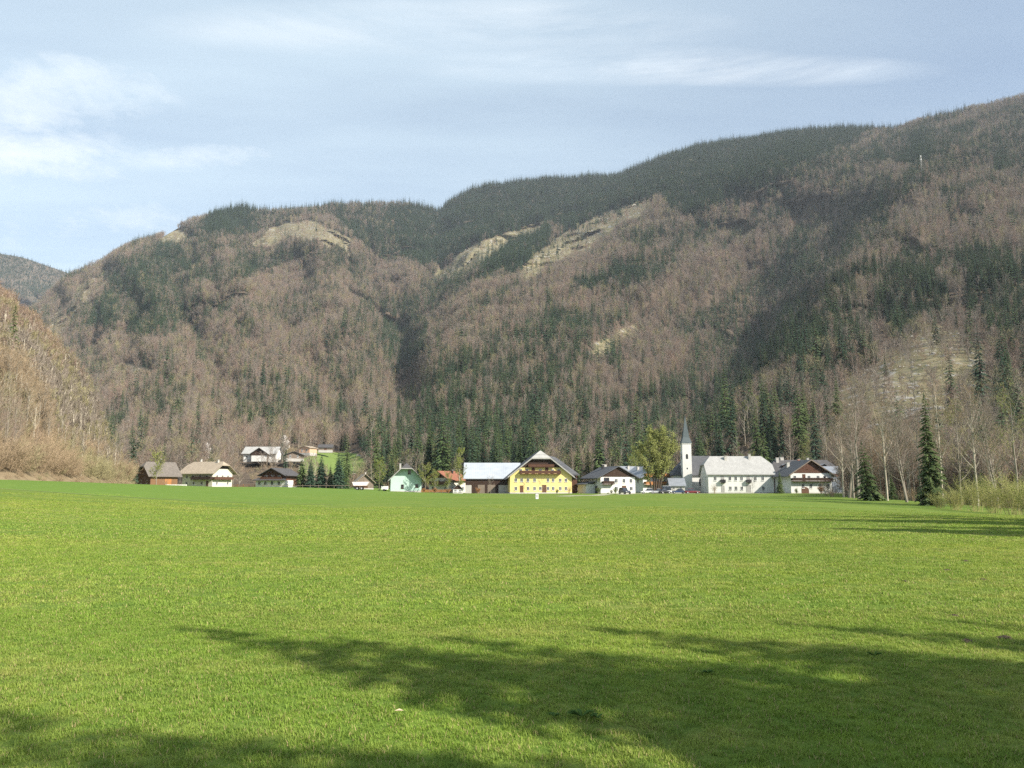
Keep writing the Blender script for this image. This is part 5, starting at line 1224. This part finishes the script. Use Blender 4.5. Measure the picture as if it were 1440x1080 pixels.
for lo, hi, where in secs:
    for k in range(20 if hi < 1400 else 26):
        px_ = lo + (hi - lo) * gp.random(); Yt = (148 - (px_ - 1165) * 0.19) + 4 + gp.random() ** 1.2 * 55; xx = X(px_, 700, Yt); hh = 8 + 7 * gp.random(); q = int(gp.random() * 4)
        small = hh < 11
        GROVE[q].place('bare_tree', 'tree', ('thin young leafless tree %s' if small else 'taller leafless tree farther back %s') % where, xx, Yt, gz(xx, Yt) - .3, hh / (15, 16, 14, 13)[q], gp.random() * 6.28, ('young trees of the grove ' if small else 'taller trees of the grove ') + where)
for px_, Yt, s_, k, lb in ((1345, 92, 0.8, 0, 'leftmost rounded yellow-green willow bush on the field edge'), (1372, 87, 1.0, 1, 'tall yellow-green willow bush in the middle of the row'), (1398, 82, 0.95, 0, 'broad yellow-green willow bush right of the tall one'), (1425, 77, 1.0, 1, 'yellow-green willow bush cut by the right frame edge'), (1450, 72, 1.0, 0, 'last willow bush beyond the right edge of the row'),
                            (1322, 97, 0.6, 0, 'small willow bush at the foot of the tall spruce')):
    xx = X(px_, 712, Yt); SH_WIL[k].place('willow_bush', 'bush', lb, xx, Yt, gz(xx, Yt) - .2, s_ * .82, gp.random() * 6, 'willow bushes on the right field edge', 1.15)
for k in range(26):
    px_ = 1160 + 290 * (k + gp.random()) / 26; Yt = 148 - (px_ - 1165) * 0.215 + gp.random() * 8; xx = X(px_, 705, Yt)
    SH_TAN[k % 2].place('undergrowth_shrub', 'shrub', 'knee-high tan shrub at the foot of the right grove' if k % 2 else 'waist-high tan shrub at the foot of the right grove', xx, Yt, gz(xx, Yt) - .1, 0.35 + 0.35 * gp.random(), gp.random() * 6, ('low' if k % 2 else 'higher') + ' shrubs under the right grove')
tx_ = 1188 + 285 * gp.random(900); tY = 150 - (tx_ - 1165) * 0.16 + 8 + gp.random(900) * 95
tX = P(tx_, np.full(900, 700.0), tY)[0]; thick_coll = bpy.data.collections.new('thicket_kinds')
for q in range(3):
    g_ = np.random.default_rng(580 + q); lm, cr = bare_tree(9, g_, 18, 8, 7, 0.12, 0.30, 0.02, near=False, stems=2); joined('thicket_kind_%d' % q, [lm, cr], [BARK_GREY, (TWIG_PINK, TWIG_GREY, TWIG_TAN)[q]], thick_coll)
instancer('riverside_thicket', np.stack([tX, tY, field_z(tX, tY) - .3], -1), gp.integers(0, 3, 900), 0.5 + 0.75 * gp.random(900), gp.random(900) * 6.28, thick_coll)
# ---- wood on the left slope
LEFT = [bare_kind(13, 540, TWIG_TAN, BARK_GREY, limbs=20, subs=8, twigs=7, clear=0.45, spread=0.22, tw=0.016, up=0.95, trunk_r=0.2), bare_kind(14, 541, TWIG_TAN, BARK_PALE, limbs=20, subs=8, twigs=7, clear=0.48, spread=0.20, tw=0.016, up=1.0, trunk_r=0.2), bare_kind(12, 542, TWIG_OLIVE, BARK_GREY, limbs=20, subs=8, twigs=7, clear=0.2, spread=0.28, tw=0.016),
        bare_kind(12, 543, TWIG_PINK, BARK_GREY, limbs=20, subs=8, twigs=7, clear=0.22, spread=0.28, tw=0.016)]
gl = np.random.default_rng(9)
x_, y_, z_, px2, py2 = left_slope.sample(3600, gl)
foot = np.interp(px2, [-200, 0, 100, 155, 198], [674, 675, 682, 687, 690])       # photo row of the slope's foot
ok = (px2 > -70) & (px2 < 168) & (y_ < 240) & (py2 < foot - 14) & (gl.random(len(x_)) < 0.25 + 0.75 * (py2 < foot - 34)); x_, y_, z_, px2, py2, foot = [a[ok] for a in (x_, y_, z_, px2, py2, foot)]
order = np.argsort(y_ + 0.0); big = [i for i in order if px2[i] > -15][:120]; rest = np.setdiff1d(np.arange(len(x_)), big)
rows = ((0, 35, 'at the frame edge'), (35, 80, 'just inside the frame edge'), (80, 130, 'mid-slope'), (130, 200, 'at its low right end'))
stand = fbm(x_ / 16, y_ / 16, 61, 3); kindq = np.clip(((stand - 0.3) / 0.4 * 4 + gl.normal(size=len(x_)) * 0.5), 0, 3.99).astype(int)
hgt = (7.5 + 4.5 * gl.random(len(x_))) * (0.72 + 0.55 * sstep(20, 70, foot - py2))
for j, i in enumerate(big):
    low = foot[i] - py2[i] < 42; q = kindq[i]; hh = hgt[i]
    where = [w_ for lo, hi, w_ in rows if lo <= max(0, px2[i]) < hi][0]
    lb = ('tan leafless tree near the meadow foot of the left wood ' if low else 'pale-stemmed leafless tree higher in the left wood ') + where
    LEFT[q].place('bare_tree', 'tree', lb, x_[i], y_[i], z_[i] - .3, hh / (13, 14, 12, 12)[q], gl.random() * 6.28, lb.replace('tree', 'trees'))
left_coll = bpy.data.collections.new('left_wood_kinds')
for q, (hq, sd, tm, bm) in enumerate(((12, 550, TWIG_TAN, BARK_PALE), (13, 551, TWIG_PINK, BARK_PALE), (12, 552, TWIG_OLIVE, BARK_GREY), (12, 553, TWIG_GREY, BARK_PALE))):
    g = np.random.default_rng(sd); lm, cr = bare_tree(hq, g, 20, 8, 7, 0.46, 0.20, 0.018, near=False, up=0.95); joined('left_kind_%02d' % q, [MB().tube([(0, 0, -1), (0, 0, hq * .95)], [hq * .0145, .06], 5), lm, cr], [bm, bm, tm], left_coll)
instancer('left_wood', np.stack([x_[rest], y_[rest], z_[rest] - .3], -1), kindq[rest], hgt[rest] / 12, gl.random(len(rest)) * 6.28, left_coll)
# shrubs along the foot of the left slope
under_coll = bpy.data.collections.new('undergrowth_kinds')
for q in range(3):
    k_ = shrub_kind(2.2, 560 + q, [TWIG_TAN, TWIG_TAN, TWIG_OLIVE][q], 16, 8, 0.6, 0.014)
    o = bpy.data.objects.new('under_%d' % q, k_.parts[1][1]); under_coll.objects.link(o)
x_, y_, z_, px2, py2 = left_slope.sample(9000, gl); foot = np.interp(px2, [-200, 0, 100, 155, 198], [674, 675, 682, 687, 690]); d_ = foot - py2
ok = (px2 > -60) & (px2 < 190) & (py2 > 540) & (d_ > 2) & (gl.random(len(x_)) < np.where(d_ < 9, 0.25, np.where(d_ < 60, 0.9, 0.3))); x_, y_, z_, d_ = x_[ok], y_[ok], z_[ok], d_[ok]
brush = np.clip((fbm(x_ / 9, y_ / 9, 66, 3) - 0.33) / 0.34 * 3 + gl.normal(size=len(x_)) * .4, 0, 2.99).astype(int)
instancer('undergrowth', np.stack([x_, y_, z_ - .2], -1), brush, np.where(d_ < 9, 0.3 + 0.5 * gl.random(len(x_)), 0.9 + 1.3 * gl.random(len(x_)) ** 1.3), gl.random(len(x_)) * 6.28, under_coll)
for k in range(30):
    px_ = -10 + 200 * (k + gl.random()) / 30; j = left_slope.at(px_, 999); xx, yy = j[0], j[1] - 1 - 2.5 * gl.random()
    where = [w_ for lo, hi, w_ in ((-99, 60, 'near the frame edge'), (60, 130, 'in the middle stretch'), (130, 300, 'towards the wooden barn'))if lo <= px_ < hi][0]
    SH_TAN[k % 2].place('undergrowth_shrub', 'shrub', 'low tan shrub along the left meadow border ' + where, xx, yy, gz(xx, yy) - .1, 0.2 + 0.3 * gl.random(), gl.random() * 6, 'shrubs along the left meadow border ' + where)
# undergrowth that closes the foot of the mountain
x_, y_, z_, px2, py2 = mountain.sample(90000, gl); ok = (y_ < 520) & (px2 > 140) & (px2 < 1500) & (py2 > 560) & ~soft(px2, py2, MEADOW, 3, 16) & ~soft(px2, py2, CLEAR[5], 5, 16)
for (ax, ay, ar) in AVOID: ok &= ((x_ - ax) ** 2 + (y_ - ay) ** 2 > ar * ar)
x_, y_, z_ = x_[ok][:9000], y_[ok][:9000], z_[ok][:9000]
instancer('hill_undergrowth', np.stack([x_, y_, z_ - .3], -1), gl.integers(0, 3, len(x_)), 1.0 + 1.4 * gl.random(len(x_)), gl.random(len(x_)) * 6.28, under_coll)
# low brush and broken rock on the felled clearings
cx_, cy_, cz_, cp, cq = mountain.sample(400000, gl); inn = np.zeros(len(cx_), bool)
for k, p in enumerate(CLEAR): inn |= soft(cp, cq, p, 5, 16) & (gl.random(len(cx_)) < (1.0 if k == 5 else 0.5))
cx_, cy_, cz_ = cx_[inn], cy_[inn], cz_[inn]; hf = gl.random(len(cx_)) < 0.72
instancer('clearing_brush', np.stack([cx_[hf], cy_[hf], cz_[hf] - .2], -1), gl.integers(0, 3, hf.sum()), (0.5 + 0.9 * gl.random(hf.sum()) ** 2) * (1 + cy_[hf] / 2500), gl.random(hf.sum()) * 6.28, under_coll)
ROCK = simple('limestone_rubble', (0.42, 0.40, 0.37), (0.24, 0.22, 0.19), 0.8, 0.95, 0.4); rock_coll = bpy.data.collections.new('rock_kinds')
for q in range(3):
    bm = bmesh.new(); bmesh.ops.create_icosphere(bm, subdivisions=2, radius=1.0)
    for v in bm.verts: v.co *= 0.65 + 0.7 * float(vnoise(v.co.x * 1.7 + 7 * q, v.co.y * 1.7 + v.co.z * 2.3, 900 + q)); v.co.z *= 0.6
    me = bpy.data.meshes.new('rock'); bm.to_mesh(me); bm.free(); me.materials.append(ROCK); rock_coll.objects.link(bpy.data.objects.new('rock_kind_%d' % q, me))
instancer('clearing_rubble', np.stack([cx_[~hf], cy_[~hf], cz_[~hf]], -1), gl.integers(0, 3, (~hf).sum()), (0.35 + 1.1 * gl.random((~hf).sum()) ** 3) * (1 + cy_[~hf] / 2500), gl.random((~hf).sum()) * 6.28, rock_coll)
# ---- trees on the river bank just right of the view, whose shadows lie across the meadow
CAST = [spruce_kind(20, 4.0, 30, 15, 7, 600, NEEDLE, 0.03), bare_kind(18, 601, TWIG_GREY, BARK_GREY, limbs=22, subs=9, twigs=8, clear=0.2, spread=0.30, tw=0.03, leaf=BUD_LEAF, nl=5000, ls=0.14)]
def caster(tip_px, tip_py, hh, k, lb, sq=1.0):
    """a tree whose top throws its shadow on the meadow at the given photo pixel"""
    u = (tip_px - 720) / F; v = (540 - tip_py) / F; dy = CP - v * SP; dz = SP + v * CP; zt = 0.0
    for _ in range(12): Yt = (zt - HC) / (dz / dy); xt = u / dy * Yt; zt = 0.5 * zt + 0.5 * gz(xt, Yt)
    L = hh / math.tan(SUN_EL); xx = xt + L * math.sin(SUN_AZ); yy = Yt - L * math.cos(SUN_AZ)
    zz = gz(xx, yy); L = (hh + zz - zt) / math.tan(SUN_EL); xx = xt + L * math.sin(SUN_AZ); yy = Yt - L * math.cos(SUN_AZ)
    CAST[k].place('bank_tree', 'tree', lb, xx, yy, gz(xx, yy) - .2, hh / (20, 18)[k], gp.random() * 6.28, None, sq); return xx, yy
CASTERS = [(238, 880, 13, 0, 'tall slim spruce', .95), (430, 893, 12, 0, 'narrow spruce', .8), (585, 893, 13, 0, 'middle spruce', .95), (790, 880, 12.5, 0, 'dense spruce', 1.0), (900, 905, 12, 0, 'broad spruce', 1.1), (1065, 874, 12, 0, 'slim spruce', .9), (1290, 872, 11, 0, 'young spruce', 1.0), (1120, 925, 12, 0, 'full spruce', 1.1),
           (-70, 985, 14, 0, 'highest spruce', .85), (160, 1020, 12, 0, 'straight spruce', 1.1), (300, 1032, 11, 0, 'leaning spruce', 1.1), (430, 1040, 12, 0, 'short spruce', 1.2), (560, 1050, 11, 0, 'little spruce', 1.1), (690, 1058, 11, 0, 'low spruce', 1.2), (840, 1068, 11, 0, 'last spruce', 1.1), (-200, 1035, 14, 0, 'wide spruce', 1.2),
           (1035, 729, 27, 0, 'lofty spruce', 1.1), (1130, 726, 24, 0, 'second lofty spruce', 1.0), (1220, 740, 25, 0, 'stout spruce', 1.2), (1330, 727, 22, 1, 'far budding tree', 1.0), (1180, 733, 25, 0, 'third lofty spruce', 1.3), (1120, 742, 24, 0, 'wide lofty spruce', 1.5), (1290, 748, 22, 0, 'wide stout spruce', 1.5), (1330, 735, 24, 0, 'bulky spruce', 1.5), (1400, 742, 20, 0, 'squat spruce', 1.6)]
for tp, tq, hh, k, nm, sq in CASTERS:
    print('caster', nm, caster(tp, tq, hh, k, nm + ' on the river bank outside the view, shading the meadow', sq))
# ------------------------------------------------------------------ grass blades
def blade_material():
    m, nt, b = new_mat('grass_blades')
    c = grass_colour(nt)
    gain = nd(nt, 'ShaderNodeMix', data_type='RGBA', blend_type='MULTIPLY'); gain.inputs[0].default_value = 1.0; nt.links.new(c, gain.inputs[6]); gain.inputs[7].default_value = (1.50, 1.56, 1.35, 1); c = gain.outputs[2]
    at = nd(nt, 'ShaderNodeAttribute', attribute_name='tone').outputs['Fac']
    c = mixc(nt, mth(nt, 'MULTIPLY', at, 0.45), c, (0.28, 0.36, 0.065))
    dry = nd(nt, 'ShaderNodeAttribute', attribute_name='dry').outputs['Fac']
    c = mixc(nt, dry, c, (0.42, 0.34, 0.16))
    nt.links.new(c, b.inputs['Base Color']); b.inputs['Roughness'].default_value = 0.6; b.inputs['Specular IOR Level'].default_value = 0.2
    t = nd(nt, 'ShaderNodeBsdfTranslucent'); nt.links.new(c, t.inputs['Color']); mx = nd(nt, 'ShaderNodeMixShader'); mx.inputs[0].default_value = 0.35
    nt.links.new(b.outputs[0], mx.inputs[1]); nt.links.new(t.outputs[0], mx.inputs[2]); nt.links.new(mx.outputs[0], nt.nodes['Material Output'].inputs['Surface'])
    return m
BLADES = blade_material()
grass_coll = bpy.data.collections.new('grass_kinds')
def patch(name, size, n, hmin, hmax, w, seed):
    g = np.random.default_rng(seed)
    p = np.stack([(g.random(n) - .5) * size, (g.random(n) - .5) * size, np.zeros(n)], -1)
    cl = fbm(p[:, 0] * 6 / size + seed, p[:, 1] * 6 / size, seed, 3)
    h = (hmin + (hmax - hmin) * g.random(n)) * (0.55 + 0.9 * sstep(.3, .7, cl)); a = g.random(n) * 6.283; ln = h * (0.25 + 0.8 * g.random(n)); wa = a + 1.57 + g.normal(size=n) * .4
    d = np.stack([np.cos(a), np.sin(a), 0 * a], -1); s = np.stack([np.cos(wa), np.sin(wa), 0 * a], -1) * (w * (0.6 + 0.8 * g.random(n)))[:, None]
    up = np.array([0, 0, 1.0])
    p[:, 2] -= 0.006
    v0, v1 = p - s, p + s; m = p + d * (ln * .35)[:, None] + up * (h * .62)[:, None]; v2, v3 = m + s * .75, m - s * .75; v4 = p + d * ln[:, None] + up * (h)[:, None]
    V = np.stack([v0, v1, v2, v3, v4], 1).reshape(-1, 3); base = np.arange(n) * 5
    fs = [(b, b + 1, b + 2, b + 3) for b in base] + [(b + 3, b + 2, b + 4) for b in base]
    o = mesh_obj(name, V, fs, BLADES, lnk=False); me = o.data
    for k, arr in (('tone', g.random(n)), ('dry', (g.random(n) < 0.075) * 1.0)):
        at = me.attributes.new(k, 'FLOAT', 'POINT'); at.data.foreach_set('value', np.repeat(arr, 5).astype(np.float32))
    grass_coll.objects.link(o)
for k in range(3): patch('grass_a%d' % k, 0.6, 2300, 0.012, 0.034, 0.0026, 700 + k)
for k in range(3): patch('grass_b%d' % k, 1.6, 2800, 0.014, 0.040, 0.0058, 710 + k)
for k in range(2): patch('grass_c%d' % k, 4.0, 3000, 0.018, 0.045, 0.014, 720 + k)
gg = np.random.default_rng(30)
def tilefield(y0, y1, st):
    pts = []
    y = y0
    while y < y1:
        hw = y * 0.70 + 1.0; x = -hw
        while x < hw: pts.append((x + gg.normal() * st * .07, y + gg.normal() * st * .07)); x += st
        y += st
    return np.array(pts)
A_ = tilefield(3.6, 11.0, 0.45); B_ = tilefield(10.5, 26, 1.2); C_ = tilefield(25, 80, 2.9); C_ = C_[gg.random(len(C_)) > sstep(45, 80, C_[:, 1])]
pts = np.concatenate([A_, B_, C_]); pick = np.concatenate([gg.integers(0, 3, len(A_)), 3 + gg.integers(0, 3, len(B_)), 6 + gg.integers(0, 2, len(C_))])
rot = gg.random(len(pts)) * 6.283
P3 = np.column_stack([pts, field_z(pts[:, 0], pts[:, 1])])
print('grass patches', len(pts))
e_ = 0.5; nx_ = -(field_z(pts[:, 0] + e_, pts[:, 1]) - field_z(pts[:, 0] - e_, pts[:, 1])); ny_ = -(field_z(pts[:, 0], pts[:, 1] + e_) - field_z(pts[:, 0], pts[:, 1] - e_))
lx_ = np.cos(rot) * nx_ + np.sin(rot) * ny_; ly_ = -np.sin(rot) * nx_ + np.cos(rot) * ny_
instancer('grass', P3, pick, np.full(len(pts), 1.0), rot, grass_coll, tilt=(-ly_, lx_))
# broad-leaved weeds and molehills on the meadow
WEED = leafy('dock_leaves', (0.06, 0.12, 0.025), (0.09, 0.16, 0.04), trans=0.25)
def weed_mesh(seed):
    g = np.random.default_rng(seed); mb = MB()
    for k in range(11):
        a = g.random() * 6.28; L = 0.10 + 0.09 * g.random(); w_ = 0.022 + .012 * g.random(); ca, sa = math.cos(a), math.sin(a); lift = 0.03 + 0.05 * g.random()
        mb.add([(0, 0, 0.005), (ca * L * .5 - sa * w_, sa * L * .5 + ca * w_, lift), (ca * L, sa * L, lift * .9), (ca * L * .5 + sa * w_, sa * L * .5 - ca * w_, lift), (ca * L * .5, sa * L * .5, lift * .75)], [(0, 4, 1), (1, 4, 2), (2, 4, 3), (3, 4, 0)])
    return mb
def ground_at(px_, py_):
    u = (px_ - 720) / F; v = (540 - py_) / F; dy = CP - v * SP; dz = SP + v * CP; Y = -HC / (dz / dy); return u / dy * Y, Y
for i, (px_, py_, s_, lb) in enumerate(((818, 1012, .62, 'dark leafy weed rosette on the lit strip of meadow'), (779, 1012, .4, 'small weed rosette left of the larger one on the lit strip'), (840, 1014, .45, 'small weed rosette right of the larger one on the lit strip'),
                                         (995, 950, .45, 'weed rosette in the middle of the tree shadow'), (1230, 925, .5, 'weed rosette in the right part of the tree shadow'))):
    xx, yy = ground_at(px_, py_); o = weed_mesh(800 + i).build('weed', WEED); tag(o, lb, 'weed'); o.location = (xx, yy, gz(xx, yy) + .02); o.scale = (s_, s_, s_); o.rotation_euler = (0, 0, i)
SOIL = simple('molehill_soil', (0.085, 0.060, 0.040), (0.05, 0.036, 0.025), 9, 0.95, 0.6)
for i, (px_, py_, s_, lb) in enumerate(((1332, 803, 1.0, 'brown molehill on the lit meadow, left of its pair'), (1358, 790, .8, 'brown molehill highest up the lit meadow at right'), (1382, 816, .9, 'brown molehill right of its pair on the lit meadow'), (1272, 818, .6, 'small molehill nearest the middle of the meadow'), (1342, 867, .9, 'molehill just above the tree shadow edge'), (1415, 898, 1.1, 'molehill inside the right tree shadow'), (1360, 903, 1.0, 'molehill at the left inside the right tree shadow'))):
    g = np.random.default_rng(830 + i); n_, m_ = 12, 5; mb = MB(); vs = []
    for r_ in range(m_):
        for a in range(n_):
            rr = (1 - r_ / (m_ - 1)) * 0.13 * (1 + .25 * g.normal()) + .004; vs.append((rr * math.cos(a * 6.283 / n_), rr * math.sin(a * 6.283 / n_), -.01 + 0.055 * math.sin(r_ / (m_ - 1) * 1.57) * (1 + .15 * g.normal())))
    fs = [(r_ * n_ + a, r_ * n_ + (a + 1) % n_, (r_ + 1) * n_ + (a + 1) % n_, (r_ + 1) * n_ + a) for r_ in range(m_ - 1) for a in range(n_)]
    xx, yy = ground_at(px_, py_); o = mesh_obj('molehill', vs, fs, SOIL, smooth=True); tag(o, lb, 'molehill', 'molehills on the right of the meadow'); o.location = (xx, yy, gz(xx, yy) + .01); o.scale = (.6 * s_, .6 * s_, .5 * s_)
xx, yy = ground_at(561, 1006); o = mesh_obj('dry_leaf', [(-.05, 0, .02), (0, -.025, .03), (.05, .005, .02), (0, .03, .035), (0, 0, .018)], [(0, 1, 4), (1, 2, 4), (2, 3, 4), (3, 0, 4)], simple('dry_leaf_skin', (.55, .42, .28), None, 8)); tag(o, 'single pale dry leaf lying on the near meadow', 'leaf'); o.location = (xx, yy, gz(xx, yy) + .02); o.scale = (.7, .7, .7)
